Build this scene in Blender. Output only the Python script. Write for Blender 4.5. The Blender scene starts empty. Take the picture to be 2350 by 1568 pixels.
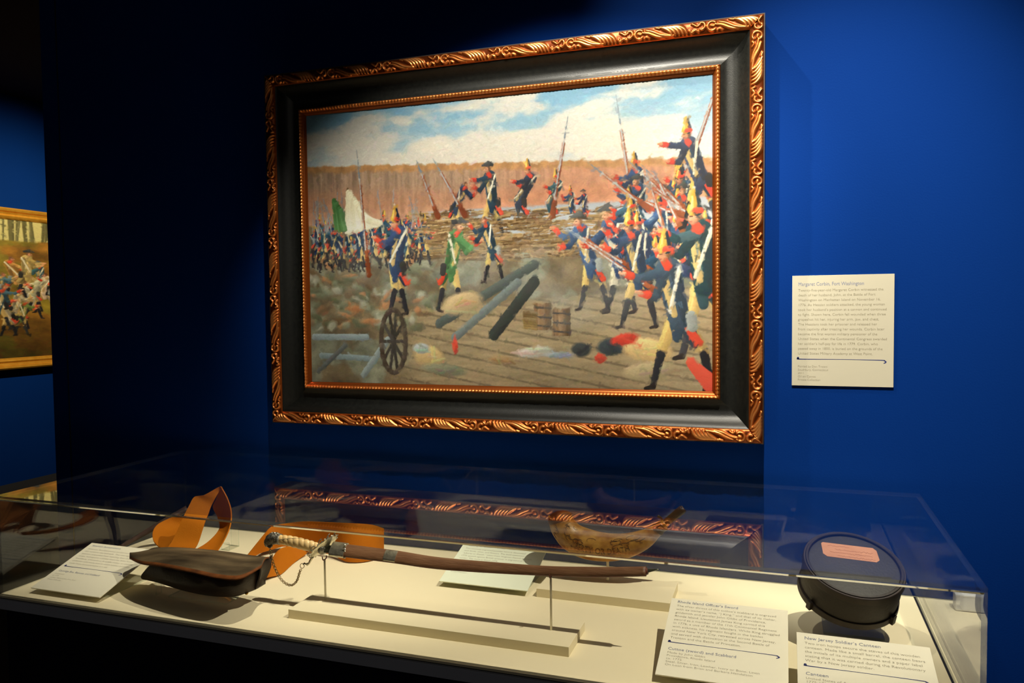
import bpy, math, random
import numpy as np
from mathutils import Vector, Matrix

random.seed(7)
rng = np.random.default_rng(11)
S = bpy.context.scene
COL = S.collection

# ------------------------------------------------------------------ camera
cam_d = bpy.data.cameras.new('camera')
cam = bpy.data.objects.new('camera', cam_d)
COL.objects.link(cam)
S.camera = cam
cam_d.sensor_fit = 'HORIZONTAL'
cam_d.sensor_width = 36.0
cam_d.lens = 36.0 * 1802.0 / 2350.0
cam_d.clip_start = 0.02
RIGHT = Vector((0.94562411, 0.3250875, -0.01063769))
UP = Vector((-0.00429275, 0.04517574, 0.99896983))
FWD = Vector((-0.32523317, 0.94460429, -0.04411479))
cam.matrix_world = Matrix(((RIGHT.x, UP.x, -FWD.x, 0.0), (RIGHT.y, UP.y, -FWD.y, 0.0),
                           (RIGHT.z, UP.z, -FWD.z, 1.55), (0, 0, 0, 1)))

# ------------------------------------------------------------------ world, exposure
w = bpy.data.worlds.new('world')
S.world = w
w.use_nodes = True
bg = w.node_tree.nodes['Background']
bg.inputs[0].default_value = (0.55, 0.65, 1.0, 1)
bg.inputs[1].default_value = 0.008
S.view_settings.view_transform = 'Standard'
S.view_settings.look = 'None'
S.view_settings.exposure = 0.0
S.view_settings.gamma = 1.0
S.view_settings.use_curve_mapping = False
S.cycles.transparent_max_bounces = 32
S.cycles.max_bounces = 10
S.cycles.glossy_bounces = 5
S.cycles.sample_clamp_indirect = 6.0

# ------------------------------------------------------------------ gallery spotlights
def spot(name, loc, target, watts, size_deg, blend, radius, color, squash=1.0, across=(0, 0, 1)):
    """framing spotlight; squash narrows the beam along the 'across' direction (barn doors)."""
    l = bpy.data.lights.new(name, 'SPOT')
    l.energy = watts
    l.spot_size = math.radians(size_deg)
    l.spot_blend = blend
    l.shadow_soft_size = radius
    l.color = color
    o = bpy.data.objects.new(name, l)
    COL.objects.link(o)
    z = -(Vector(target) - Vector(loc)).normalized()
    y = Vector(across); y = (y - z * y.dot(z)).normalized()
    x = y.cross(z)
    o.matrix_world = Matrix(((x.x, y.x * squash, z.x, loc[0]), (x.y, y.y * squash, z.y, loc[1]), (x.z, y.z * squash, z.z, loc[2]), (0, 0, 0, 1)))
    return o

WARM = (1.0, 0.89, 0.71)
MID = (1.0, 0.90, 0.72)
spot('painting_spotlight', (-0.42, 0.84, 2.98), (-0.57, 1.82, 1.83), 350, 56, 0.95, 0.015, (1.0, 0.94, 0.80), 0.50)
spot('label_spotlight', (-0.02, 0.80, 2.98), (0.20, 1.88, 1.64), 300, 44, 1.0, 0.012, (1.0, 0.93, 0.78))
spot('raking_spotlight', (-0.60, 1.36, 2.98), (0.02, 1.88, 1.60), 75, 42, 1.0, 0.012, MID)
spot('display_case_spotlight', (0.62, 1.30, 2.90), (-0.42, 1.50, 0.95), 180, 58, 0.6, 0.010, WARM, 0.34, (0, 1, 0))
spot('pouch_spotlight', (-0.50, 1.34, 2.95), (-1.20, 1.50, 0.95), 125, 46, 0.9, 0.010, WARM, 0.5, (0, 1, 0))
spot('far_painting_spotlight', (-3.3, 3.9, 2.9), (-4.96, 4.0, 1.70), 200, 80, 1.0, 0.03, (1.0, 0.84, 0.55))

room = bpy.data.lights.new('front_fill', 'AREA')     # added weak fill from behind the viewer, lifts the case trim
room.shape = 'RECTANGLE'; room.size = 2.5; room.size_y = 0.6; room.energy = 3.5; room.color = (1.0, 0.9, 0.75)
room_o = bpy.data.objects.new('front_fill', room); COL.objects.link(room_o)
room_o.location = (-0.8, -1.6, 2.9); room_o.rotation_euler = (math.radians(35), 0, 0)

# ------------------------------------------------------------------ material helpers
def lin(c):
    return tuple(((x / 255) / 12.92 if x / 255 <= 0.04045 else ((x / 255 + 0.055) / 1.055) ** 2.4) for x in c)

def new_mat(name):
    m = bpy.data.materials.new(name)
    m.use_nodes = True
    nt = m.node_tree
    b = nt.nodes['Principled BSDF']
    return m, nt, b

def mat(name, rgb, rough=0.5, metal=0.0, noise=None, bump=None, spec=0.5, coat=0.0, rgb2=None, stretch=(1, 1, 1)):
    """rgb in sRGB 0-255. noise=(scale, amount) mixes rgb2 in; bump=(scale, strength)."""
    m, nt, b = new_mat(name)
    c1 = lin(rgb)
    b.inputs['Base Color'].default_value = (*c1, 1)
    b.inputs['Roughness'].default_value = rough
    b.inputs['Metallic'].default_value = metal
    b.inputs['Specular IOR Level'].default_value = spec
    b.inputs['Coat Weight'].default_value = coat
    tc = nt.nodes.new('ShaderNodeTexCoord')
    mp = nt.nodes.new('ShaderNodeMapping')
    mp.inputs['Scale'].default_value = stretch
    nt.links.new(tc.outputs['Object'], mp.inputs['Vector'])
    if noise:
        n = nt.nodes.new('ShaderNodeTexNoise')
        n.inputs['Scale'].default_value = noise[0]
        n.inputs['Detail'].default_value = 6
        nt.links.new(mp.outputs[0], n.inputs['Vector'])
        r = nt.nodes.new('ShaderNodeValToRGB')
        r.color_ramp.elements[0].position = 0.5 - noise[1] * 0.5
        r.color_ramp.elements[1].position = 0.5 + noise[1] * 0.5
        r.color_ramp.elements[0].color = (*c1, 1)
        r.color_ramp.elements[1].color = (*lin(rgb2 if rgb2 else rgb), 1)
        nt.links.new(n.outputs['Fac'], r.inputs[0])
        nt.links.new(r.outputs[0], b.inputs['Base Color'])
    if bump:
        n2 = nt.nodes.new('ShaderNodeTexNoise')
        n2.inputs['Scale'].default_value = bump[0]
        n2.inputs['Detail'].default_value = 5
        nt.links.new(mp.outputs[0], n2.inputs['Vector'])
        bp = nt.nodes.new('ShaderNodeBump')
        bp.inputs['Strength'].default_value = bump[1]
        bp.inputs['Distance'].default_value = 0.002
        nt.links.new(n2.outputs['Fac'], bp.inputs['Height'])
        nt.links.new(bp.outputs[0], b.inputs['Normal'])
    return m

def mat_acrylic(name, tint=(0.975, 0.985, 0.985), ior=1.49, haze=0.0, hazecol=(0.8, 0.85, 0.85), gain=1.0):
    m = bpy.data.materials.new(name)
    m.use_nodes = True
    nt = m.node_tree
    nt.nodes.clear()
    out = nt.nodes.new('ShaderNodeOutputMaterial')
    tr = nt.nodes.new('ShaderNodeBsdfTransparent')
    tr.inputs[0].default_value = (*tint, 1)
    gl = nt.nodes.new('ShaderNodeBsdfGlossy')
    gl.inputs['Roughness'].default_value = 0.0
    gl.inputs['Color'].default_value = (1, 1, 1, 1)
    geo = nt.nodes.new('ShaderNodeNewGeometry')
    mr = nt.nodes.new('ShaderNodeMapRange')      # same outer-surface reflectance from both sides of each face
    mr.inputs['To Min'].default_value = ior
    mr.inputs['To Max'].default_value = 1.0 / ior
    nt.links.new(geo.outputs['Backfacing'], mr.inputs['Value'])
    fr = nt.nodes.new('ShaderNodeFresnel')
    nt.links.new(mr.outputs['Result'], fr.inputs['IOR'])
    mu = nt.nodes.new('ShaderNodeMath')
    mu.operation = 'MULTIPLY'
    mu.use_clamp = True
    mu.inputs[1].default_value = gain
    nt.links.new(fr.outputs[0], mu.inputs[0])
    mx = nt.nodes.new('ShaderNodeMixShader')
    nt.links.new(mu.outputs[0], mx.inputs[0])
    nt.links.new(tr.outputs[0], mx.inputs[1])
    nt.links.new(gl.outputs[0], mx.inputs[2])
    last = mx
    if haze > 0:
        tl = nt.nodes.new('ShaderNodeBsdfTranslucent')
        tl.inputs[0].default_value = (*hazecol, 1)
        df = nt.nodes.new('ShaderNodeBsdfDiffuse')
        df.inputs[0].default_value = (*hazecol, 1)
        m1 = nt.nodes.new('ShaderNodeMixShader')
        m1.inputs[0].default_value = 0.5
        nt.links.new(tl.outputs[0], m1.inputs[1])
        nt.links.new(df.outputs[0], m1.inputs[2])
        m2 = nt.nodes.new('ShaderNodeMixShader')
        m2.inputs[0].default_value = haze
        nt.links.new(mx.outputs[0], m2.inputs[1])
        nt.links.new(m1.outputs[0], m2.inputs[2])
        last = m2
    nt.links.new(last.outputs[0], out.inputs[0])
    return m

def mat_vcol(name, rough=0.5, spec=0.3, bump=0.06):
    m, nt, b = new_mat(name)
    a = nt.nodes.new('ShaderNodeVertexColor')
    a.layer_name = 'paint'
    nt.links.new(a.outputs[0], b.inputs['Base Color'])
    b.inputs['Roughness'].default_value = rough
    b.inputs['Specular IOR Level'].default_value = spec
    n = nt.nodes.new('ShaderNodeTexNoise')
    n.inputs['Scale'].default_value = 900
    tc = nt.nodes.new('ShaderNodeTexCoord')
    nt.links.new(tc.outputs['Object'], n.inputs['Vector'])
    bp = nt.nodes.new('ShaderNodeBump')
    bp.inputs['Strength'].default_value = bump
    bp.inputs['Distance'].default_value = 0.0008
    nt.links.new(n.outputs['Fac'], bp.inputs['Height'])
    nt.links.new(bp.outputs[0], b.inputs['Normal'])
    return m

M = {}
M['wall'] = mat('navy_wall_paint', (0, 42, 112), 0.8, noise=(2.2, 0.9), rgb2=(0, 39, 105), bump=(260, 0.12), spec=0.06)
M['ceil'] = mat('black_ceiling', (14, 14, 18), 0.9)
M['floor'] = mat('dark_carpet', (24, 23, 26), 0.95, bump=(300, 0.5))
M['case'] = mat('charcoal_case_paint', (20, 17, 34), 0.6, spec=0.2, bump=(350, 0.2))
M['lip'] = mat('grey_case_trim', (186, 190, 204), 0.55, bump=(500, 0.2))
M['gap'] = mat('dark_gap', (8, 6, 22), 0.7)
M['deck'] = mat('cream_deck_board', (238, 226, 190), 0.75, noise=(3, 0.8), rgb2=(234, 222, 186), spec=0.2)
M['riser'] = mat('cream_riser_paint', (236, 224, 188), 0.7, spec=0.2)
M['rod'] = mat('cream_rod_paint', (246, 238, 212), 0.6)
M['acrylic'] = mat_acrylic('clear_acrylic', gain=1.0)
M['acrylic_top'] = mat_acrylic('clear_acrylic_top_face', gain=1.55)
M['acrylic_in'] = mat_acrylic('clear_acrylic_inner_face', gain=0.12)
M['acr_edge'] = mat_acrylic('polished_acrylic_edge', tint=(0.92, 0.95, 0.96), haze=0.03, hazecol=(0.6, 0.65, 0.65))
M['edge_mirror'] = mat('edge_reflector_metal', (250, 248, 240), 0.06, 1.0)  # mirror metal for the reflector strip added along the front edge
M['mount'] = mat_acrylic('mount_acrylic', tint=(0.975, 0.985, 0.975), haze=0.01)
M['mount_edge'] = mat_acrylic('mount_acrylic_edge', tint=(0.86, 0.92, 0.89), haze=0.08, hazecol=(0.55, 0.65, 0.6))
M['card_wall'] = mat('cream_wall_card', (184, 178, 158), 0.6, spec=0.2)
M['card'] = mat('cream_card', (244, 238, 214), 0.6, spec=0.2)
M['card_green'] = mat('pale_green_card', (232, 238, 214), 0.6, spec=0.2)
M['ink'] = mat('grey_brown_ink', (124, 116, 92), 0.7)
M['ink_head'] = mat('slate_blue_ink', (112, 118, 144), 0.7)
M['ink_blue'] = mat('navy_ink', (26, 38, 104), 0.6)
M['leather_tan'] = mat('tan_strap_leather', (186, 110, 20), 0.7, noise=(14, 0.9), rgb2=(164, 88, 10), bump=(500, 0.35), spec=0.12)
M['leather_dark'] = mat('dark_bag_leather', (30, 20, 16), 0.55, noise=(24, 0.8), rgb2=(52, 36, 26), bump=(160, 0.5), spec=0.4)
M['flap'] = mat('worn_flap_leather', (42, 33, 22), 0.55, noise=(14, 0.45), rgb2=(122, 104, 76), bump=(200, 0.35), spec=0.3, stretch=(0.5, 2, 1))
M['flap_edge'] = mat('worn_flap_edge', (128, 72, 30), 0.75, noise=(60, 0.6), rgb2=(74, 42, 20), spec=0.2)
M['scab'] = mat('brown_scabbard_leather', (92, 54, 30), 0.5, noise=(60, 0.6), rgb2=(136, 98, 66), bump=(240, 0.5), spec=0.45, stretch=(0.25, 1, 1.6))
M['scab_edge'] = mat('red_brown_leather_edge', (110, 44, 16), 0.55, noise=(80, 0.6), rgb2=(66, 24, 10))
M['bayonet'] = mat('dark_bayonet_leather', (44, 32, 28), 0.6, noise=(60, 0.6), rgb2=(78, 56, 46))
M['silver'] = mat('tarnished_silver', (232, 226, 204), 0.28, 0.88, noise=(90, 0.5), rgb2=(176, 168, 146), bump=(260, 0.25))
M['silver_dark'] = mat('dark_chased_silver', (176, 170, 154), 0.36, 0.7, noise=(170, 0.5), rgb2=(84, 80, 70), bump=(330, 0.7))
M['chain'] = mat('old_silver_chain', (170, 150, 110), 0.3, 1.0)
M['steel'] = mat('dull_blade_steel', (130, 130, 112), 0.35, 1.0)
M['ivory'] = mat('ivory', (240, 208, 150), 0.35, noise=(40, 0.6), rgb2=(226, 184, 118), spec=0.5)
M['horn'] = mat('engraved_cow_horn', (190, 142, 62), 0.38, noise=(48, 0.4), rgb2=(130, 74, 14), spec=0.5, bump=(120, 0.2))
M['horn_plug'] = mat('dark_horn_wood', (96, 44, 14), 0.4, noise=(30, 0.7), rgb2=(58, 24, 8))
M['horn_tip'] = mat('dark_horn_tip', (44, 26, 12), 0.4, noise=(40, 0.7), rgb2=(76, 52, 20))
M['engrave'] = mat('engraving_ink', (84, 54, 18), 0.6)
M['canteen'] = mat('dark_canteen_wood', (26, 20, 17), 0.55, noise=(40, 0.8), rgb2=(42, 32, 26), bump=(170, 0.35), spec=0.4)
M['canteen_head'] = mat('worn_canteen_head', (38, 37, 36), 0.6, noise=(26, 0.8), rgb2=(54, 52, 48), bump=(200, 0.3))
M['iron'] = mat('iron_hoop', (34, 28, 26), 0.5, 0.3, noise=(60, 0.6), rgb2=(56, 44, 38))
M['paper'] = mat('salmon_paper', (206, 146, 108), 0.8, noise=(40, 0.6), rgb2=(192, 130, 92))
M['paper_ink'] = mat('faded_brown_ink', (176, 108, 58), 0.7)
M['brass'] = mat('brass_button', (170, 134, 60), 0.3, 1.0)
M['white'] = mat('white_plastic', (236, 234, 226), 0.5)
M['cove'] = mat('black_frame_cove', (13, 14, 13), 0.40, noise=(120, 0.35), rgb2=(22, 23, 20), bump=(420, 0.10), spec=0.38)
M['frame_side'] = mat('dark_frame_side', (32, 18, 10), 0.6)
M['bright_gilt'] = mat('bright_gilt', (236, 176, 66), 0.36, 0.55, noise=(30, 0.6), rgb2=(214, 146, 40))

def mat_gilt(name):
    """antique copper gold: paler on the ridges, darker in the hollows (colour follows the carving height)."""
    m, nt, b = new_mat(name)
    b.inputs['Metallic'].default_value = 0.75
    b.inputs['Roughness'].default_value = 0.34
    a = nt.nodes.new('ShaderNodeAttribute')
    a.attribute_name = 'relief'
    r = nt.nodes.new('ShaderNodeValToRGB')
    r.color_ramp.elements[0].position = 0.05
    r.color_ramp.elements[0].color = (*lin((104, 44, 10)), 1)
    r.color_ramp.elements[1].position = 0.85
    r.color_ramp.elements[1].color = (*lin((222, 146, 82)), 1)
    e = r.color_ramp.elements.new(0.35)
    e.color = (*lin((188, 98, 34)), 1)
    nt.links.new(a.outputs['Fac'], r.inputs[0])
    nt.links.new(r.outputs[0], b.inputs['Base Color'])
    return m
M['gilt'] = mat_gilt('antique_copper_gilt')

# ------------------------------------------------------------------ geometry helpers
def mesh_obj(name, V, F, m, parent=None, smooth=False, mats=None, fmat=None):
    me = bpy.data.meshes.new(name)
    me.from_pydata([tuple(v) for v in V], [], [tuple(f) for f in F])
    for mm in (mats if mats else [m]):
        me.materials.append(mm)
    if fmat is not None:
        me.polygons.foreach_set('material_index', fmat)
    if smooth:
        me.polygons.foreach_set('use_smooth', [True] * len(me.polygons))
    me.update()
    o = bpy.data.objects.new(name, me)
    COL.objects.link(o)
    if parent:
        o.parent = parent
    return o

def grid_mesh(name, P, m, parent=None, smooth=True, attrs=None, keep=None, closed_u=False):
    """P: (nu, nv, 3) array -> quad grid."""
    nu, nv = P.shape[:2]
    idx = np.arange(nu * nv).reshape(nu, nv)
    if closed_u:
        idx = np.vstack([idx, idx[:1]])
    a = idx[:-1, :-1].ravel(); b = idx[1:, :-1].ravel(); c = idx[1:, 1:].ravel(); d = idx[:-1, 1:].ravel()
    F = np.stack([a, b, c, d], 1)
    if keep is not None:
        F = F[keep.ravel()]
    me = bpy.data.meshes.new(name)
    me.vertices.add(nu * nv)
    me.vertices.foreach_set('co', P.reshape(-1).astype(np.float32))
    n = len(F)
    me.loops.add(n * 4)
    me.loops.foreach_set('vertex_index', F.reshape(-1).astype(np.int32))
    me.polygons.add(n)
    me.polygons.foreach_set('loop_start', np.arange(0, n * 4, 4, dtype=np.int32))
    me.update(calc_edges=True)
    me.polygons.foreach_set('use_smooth', np.full(n, smooth))
    me.materials.append(m)
    if attrs:
        for k, (typ, arr) in attrs.items():
            if typ == 'color':
                at = me.color_attributes.new(k, 'FLOAT_COLOR', 'POINT')
                at.data.foreach_set('color', arr.reshape(-1).astype(np.float32))
            else:
                at = me.attributes.new(k, 'FLOAT', 'POINT')
                at.data.foreach_set('value', arr.reshape(-1).astype(np.float32))
    me.validate()
    o = bpy.data.objects.new(name, me)
    COL.objects.link(o)
    if parent:
        o.parent = parent
    return o

def box_data(lo, hi):
    x0, y0, z0 = lo
    x1, y1, z1 = hi
    V = [(x0, y0, z0), (x1, y0, z0), (x1, y1, z0), (x0, y1, z0), (x0, y0, z1), (x1, y0, z1), (x1, y1, z1), (x0, y1, z1)]
    F = [(0, 3, 2, 1), (4, 5, 6, 7), (0, 1, 5, 4), (1, 2, 6, 5), (2, 3, 7, 6), (3, 0, 4, 7)]
    return V, F   # order: bottom, top, front(-y), right(+x), back(+y), left(-x)

def box(name, lo, hi, m, parent=None, bevel=0.0, mats=None, fmat=None):
    V, F = box_data(lo, hi)
    o = mesh_obj(name, V, F, m, parent, mats=mats, fmat=fmat)
    if bevel > 0:
        md = o.modifiers.new('bevel', 'BEVEL')
        md.width = bevel
        md.segments = 2
    return o

def empty(name, loc=(0, 0, 0)):
    o = bpy.data.objects.new(name, None)
    COL.objects.link(o)
    o.location = loc
    o.empty_display_size = 0.05
    return o

def tag(o, label, cat, group=None):
    o['label'] = label
    o['category'] = cat
    if group:
        o['group'] = group
    return o

def structure(o):
    o['kind'] = 'structure'
    return o

def spline(pts, n):
    """Catmull-Rom resample of (k, d) points to n samples."""
    P = np.asarray(pts, float)
    if P.ndim == 1:
        P = P[:, None]
    k = len(P)
    Q = np.vstack([2 * P[0] - P[1], P, 2 * P[-1] - P[-2]])
    t = np.linspace(0, k - 1, n)
    i = np.minimum(t.astype(int), k - 2)
    f = (t - i)[:, None]
    p0, p1, p2, p3 = Q[i], Q[i + 1], Q[i + 2], Q[i + 3]
    return 0.5 * ((2 * p1) + (-p0 + p2) * f + (2 * p0 - 5 * p1 + 4 * p2 - p3) * f ** 2 + (-p0 + 3 * p1 - 3 * p2 + p3) * f ** 3)

def tube_grid(C, R, seg=16, ry=None, twist=None):
    """C (n,3), R (n,) -> (n, seg, 3) ring grid with parallel-transported frames."""
    n = len(C)
    T = np.gradient(C, axis=0)
    T /= np.linalg.norm(T, axis=1)[:, None]
    up = np.array([0, 0, 1.0]) if abs(T[0][2]) < 0.9 else np.array([0, 1.0, 0])
    N = np.zeros((n, 3)); B = np.zeros((n, 3))
    v = np.cross(T[0], up); v /= np.linalg.norm(v)
    for i in range(n):
        v = v - T[i] * np.dot(v, T[i]); v /= np.linalg.norm(v)
        N[i] = v; B[i] = np.cross(T[i], v)
    a = np.linspace(0, 2 * np.pi, seg, endpoint=False)
    G = np.zeros((n, seg, 3))
    for i in range(n):
        aa = a + (twist[i] if twist is not None else 0)
        r2 = ry[i] if ry is not None else R[i]
        G[i] = C[i] + R[i] * np.cos(aa)[:, None] * N[i] + r2 * np.sin(aa)[:, None] * B[i]
    return G

def loft(name, rings, m, parent=None, smooth=True, cap=True, mats=None, fmat=None):
    rings = np.asarray(rings)
    n, s = rings.shape[:2]
    V = rings.reshape(-1, 3).tolist()
    F = []
    for i in range(n - 1):
        for j in range(s):
            k = (j + 1) % s
            F.append((i * s + j, i * s + k, (i + 1) * s + k, (i + 1) * s + j))
    if cap:
        for end in (0, n - 1):
            V.append(rings[end].mean(0).tolist())
            c = len(V) - 1
            for j in range(s):
                k = (j + 1) % s
                F.append((end * s + k, end * s + j, c) if end == 0 else (end * s + j, end * s + k, c))
    return mesh_obj(name, V, F, m, parent, smooth, mats, fmat)

def tube(name, pts, radii, m, parent=None, n=40, seg=16, flat=1.0):
    C = spline(pts, n)
    R = spline(radii, n)[:, 0] if np.ndim(radii) else np.full(n, radii)
    return loft(name, tube_grid(C, R, seg, ry=R * flat), m, parent)

def ribbon(name, A, B, m, thick=0.0028, parent=None, n=60, across=7, bow=0.0):
    A = spline(A, n); B = spline(B, n)
    t = np.linspace(0, 1, across)[None, :, None]
    P = A[:, None] * (1 - t) + B[:, None] * t
    du = np.gradient(P, axis=0); dv = np.gradient(P, axis=1)
    N = np.cross(du, dv)
    N /= (np.linalg.norm(N, axis=2)[..., None] + 1e-9)
    P = P + N * bow * np.sin(np.pi * t)
    top = P + N * thick / 2; bot = P - N * thick / 2
    ring = np.concatenate([top, bot[:, ::-1]], axis=1)
    o = loft(name, ring, m, parent, smooth=True)
    md = o.modifiers.new('edge', 'EDGE_SPLIT'); md.split_angle = math.radians(50)
    return o

def lathe(name, prof, m, parent=None, seg=64, smooth=True, angle=35, cap=True):
    a = np.linspace(0, 2 * np.pi, seg, endpoint=False)
    rings = [[(r * math.cos(t), r * math.sin(t), z) for t in a] for r, z in prof]
    o = loft(name, rings, m, parent, smooth=smooth, cap=cap)
    md = o.modifiers.new('edge', 'EDGE_SPLIT'); md.split_angle = math.radians(angle)
    return o

# ------------------------------------------------------------------ room
WY = 1.881
structure(box('wall_back', (-2.195, WY, 0), (3.2, WY + 0.16, 3.06), M['wall']))
structure(box('wall_left', (-5.1, -3.0, 0), (-4.96, 7.0, 3.02), M['wall']))
structure(box('wall_far', (-4.96, 6.9, 0), (-2.0, 7.0, 3.02), M['wall']))
structure(box('floor', (-5.1, -3.0, -0.05), (3.2, 7.0, 0), M['floor']))
structure(box('ceiling', (-5.1, -3.0, 3.02), (3.2, 7.0, 3.1), M['ceil']))
structure(box('trim_1', (-2.131, WY - 0.0016, 0), (-2.128, WY, 3.02), M['ceil']))
pl = box('platform', (-4.96, 2.2, 0), (-4.72, 6.9, 0.385), M['ceil'], bevel=0.004)
structure(pl); pl.name = 'baseboard_left'

# ------------------------------------------------------------------ painter (colour attribute on a fine canvas grid)
class Painter:
    def __init__(self, nx, ny, aspect, seed=1):
        self.nx, self.ny, self.asp = nx, ny, aspect
        self.img = np.zeros((ny, nx, 3))
        self.X, self.Y = np.meshgrid(np.linspace(0, aspect, nx), np.linspace(0, 1, ny))
        self.rng = np.random.default_rng(seed)
        self.px = aspect / nx

    def noise(self, fx, fy, octaves=4):
        out = np.zeros((self.ny, self.nx)); amp = 1.0; tot = 0
        for _ in range(octaves):
            gx, gy = int(fx) + 2, int(fy) + 2
            g = self.rng.random((gy + 1, gx + 1))
            xs = np.linspace(0, gx - 0.001, self.nx); ys = np.linspace(0, gy - 0.001, self.ny)
            xi, yi = xs.astype(int), ys.astype(int)
            xf, yf = xs - xi, ys - yi
            xf = xf * xf * (3 - 2 * xf); yf = yf * yf * (3 - 2 * yf)
            a = g[np.ix_(yi, xi)]; b = g[np.ix_(yi, xi + 1)]; c = g[np.ix_(yi + 1, xi)]; d = g[np.ix_(yi + 1, xi + 1)]
            v = (a * (1 - xf) + b * xf) * (1 - yf)[:, None] + (c * (1 - xf) + d * xf) * yf[:, None]
            out += amp * v; tot += amp
            amp *= 0.55; fx *= 2; fy *= 2
        return out / tot

    def mix(self, mask, col):
        c = np.asarray(col, float) / (255.0 if np.max(col) > 1.01 else 1.0)
        self.img = self.img * (1 - mask[..., None]) + c * mask[..., None]

    def _win(self, x0, x1, y0, y1):
        i0 = max(0, int(x0 / self.asp * self.nx) - 1); i1 = min(self.nx, int(x1 / self.asp * self.nx) + 2)
        j0 = max(0, int(y0 * self.ny) - 1); j1 = min(self.ny, int(y1 * self.ny) + 2)
        return (slice(j0, j1), slice(i0, i1)) if i1 > i0 and j1 > j0 else None

    def stroke(self, x0, y0, x1, y1, w0, col, w1=None, a=1.0, jit=0.03, soft=1.2, shade=0.18):
        w1 = w0 if w1 is None else w1
        wm = max(w0, w1) + 2 * self.px
        s = self._win(min(x0, x1) - wm, max(x0, x1) + wm, min(y0, y1) - wm, max(y0, y1) + wm)
        if s is None: return
        X, Y = self.X[s], self.Y[s]
        dx, dy = x1 - x0, y1 - y0
        L = dx * dx + dy * dy + 1e-12
        t = np.clip(((X - x0) * dx + (Y - y0) * dy) / L, 0, 1)
        d = np.hypot(X - x0 - t * dx, Y - y0 - t * dy)
        w = w0 + (w1 - w0) * t
        m = np.clip((w - d) / (soft * self.px) + 0.5, 0, 1) * a
        c = np.asarray(col, float) / 255.0 + self.rng.normal(0, jit)
        sh = 1.0 + shade * np.clip((-(X - x0 - t * dx) * 0.8 + (Y - y0 - t * dy)) / (w + 1e-9), -1, 1)
        self.img[s] = self.img[s] * (1 - m[..., None]) + np.clip(c * sh[..., None], 0, 1) * m[..., None]

    def blob(self, x, y, rx, ry, ang, col, a=1.0, soft=0.15, jit=0.03):
        r = max(rx, ry) * (1 + soft) + 2 * self.px
        s = self._win(x - r, x + r, y - r, y + r)
        if s is None: return
        X, Y = self.X[s] - x, self.Y[s] - y
        ca, sa = math.cos(ang), math.sin(ang)
        u = (X * ca + Y * sa) / rx; v = (-X * sa + Y * ca) / ry
        d = np.hypot(u, v)
        m = np.clip((1 + soft - d) / (2 * soft + 1.5 * self.px / min(rx, ry)), 0, 1) * a
        c = np.asarray(col, float) / 255.0 + self.rng.normal(0, jit)
        sh = 1.0 + 0.2 * np.clip(v - u * 0.5, -1, 1)
        self.img[s] = self.img[s] * (1 - m[..., None]) + np.clip(c * sh[..., None], 0, 1) * m[..., None]

    def figure(self, x, y, h, lean=0.0, coat=(30, 52, 78), hat='tall', breech=(206, 170, 96), red=(200, 56, 36), face=1, legs=True):
        """loose invented soldier, feet at (x, y)."""
        r = self.rng; S = self.stroke
        coat = tuple(np.clip(np.array(coat) * r.uniform(.8, 1.15) + r.normal(0, 5, 3), 8, 240))
        dk = tuple(np.array(coat) * .62); lt = tuple(np.clip(np.array(coat) * 1.45 + 10, 0, 255))
        hx, hy = x, y + 0.47 * h
        tx, ty = x + lean * 0.35 * h, y + 0.78 * h
        f = face
        if legs:
            st = r.uniform(.05, .14)
            for s in (-1, 1):
                kx = x + s * st * h + r.normal(0, .02) * h
                S(hx + s * .03 * h, hy, kx, y + .25 * h, .046 * h, tuple(np.array(breech) * (1 if s == f else .72)), .034 * h)
                S(hx + s * .03 * h - .015 * h, hy, kx - .012 * h, y + .25 * h, .012 * h, tuple(np.array(breech) * 1.12), .006 * h, a=.7)
                S(kx, y + .23 * h, kx + s * .05 * h, y + .03 * h, .029 * h, (32, 32, 36), .020 * h)
                S(kx + s * .05 * h, y + .02 * h, kx + (s * .05 + .05 * f) * h, y + .008 * h, .018 * h, (34, 28, 26), .012 * h)
        # coat skirts with turned-back red corner
        S(hx, hy + .04 * h, hx - .10 * h * f, y + .31 * h, .060 * h, dk, .034 * h)
        S(hx - .04 * h * f, hy - .04 * h, hx - .12 * h * f, y + .31 * h, .020 * h, red, .030 * h)
        S(hx + .02 * h * f, hy, hx + .01 * h * f, y + .34 * h, .052 * h, coat, .030 * h)
        # torso
        S(hx, hy - .01 * h, tx, ty, .068 * h, coat, .084 * h)
        S(hx - .035 * h * f, hy, tx - .045 * h * f, ty, .026 * h, dk, .034 * h, a=.8)
        S(hx + .03 * h * f, hy + .02 * h, tx + .035 * h * f, ty - .02 * h, .020 * h, breech, .030 * h, a=.85)
        for _ in range(9):
            u = r.uniform(0, 1); px, py = hx + (tx - hx) * u + r.normal(0, .035) * h, hy + (ty - hy) * u
            S(px, py, px + r.normal(0, .02) * h, py - r.uniform(.02, .07) * h, .006 * h, dk if r.random() < .55 else lt, .003 * h, a=.7)
        S(tx - .075 * h * f, ty + .02 * h, hx + .06 * h * f, hy + .04 * h, .013 * h, (214, 204, 176), .011 * h)
        S(hx - .075 * h * f, hy + .01 * h, hx - .085 * h * f, hy - .06 * h, .036 * h, (128, 134, 130) if r.random() < .4 else (40, 38, 36), .032 * h)
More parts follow.
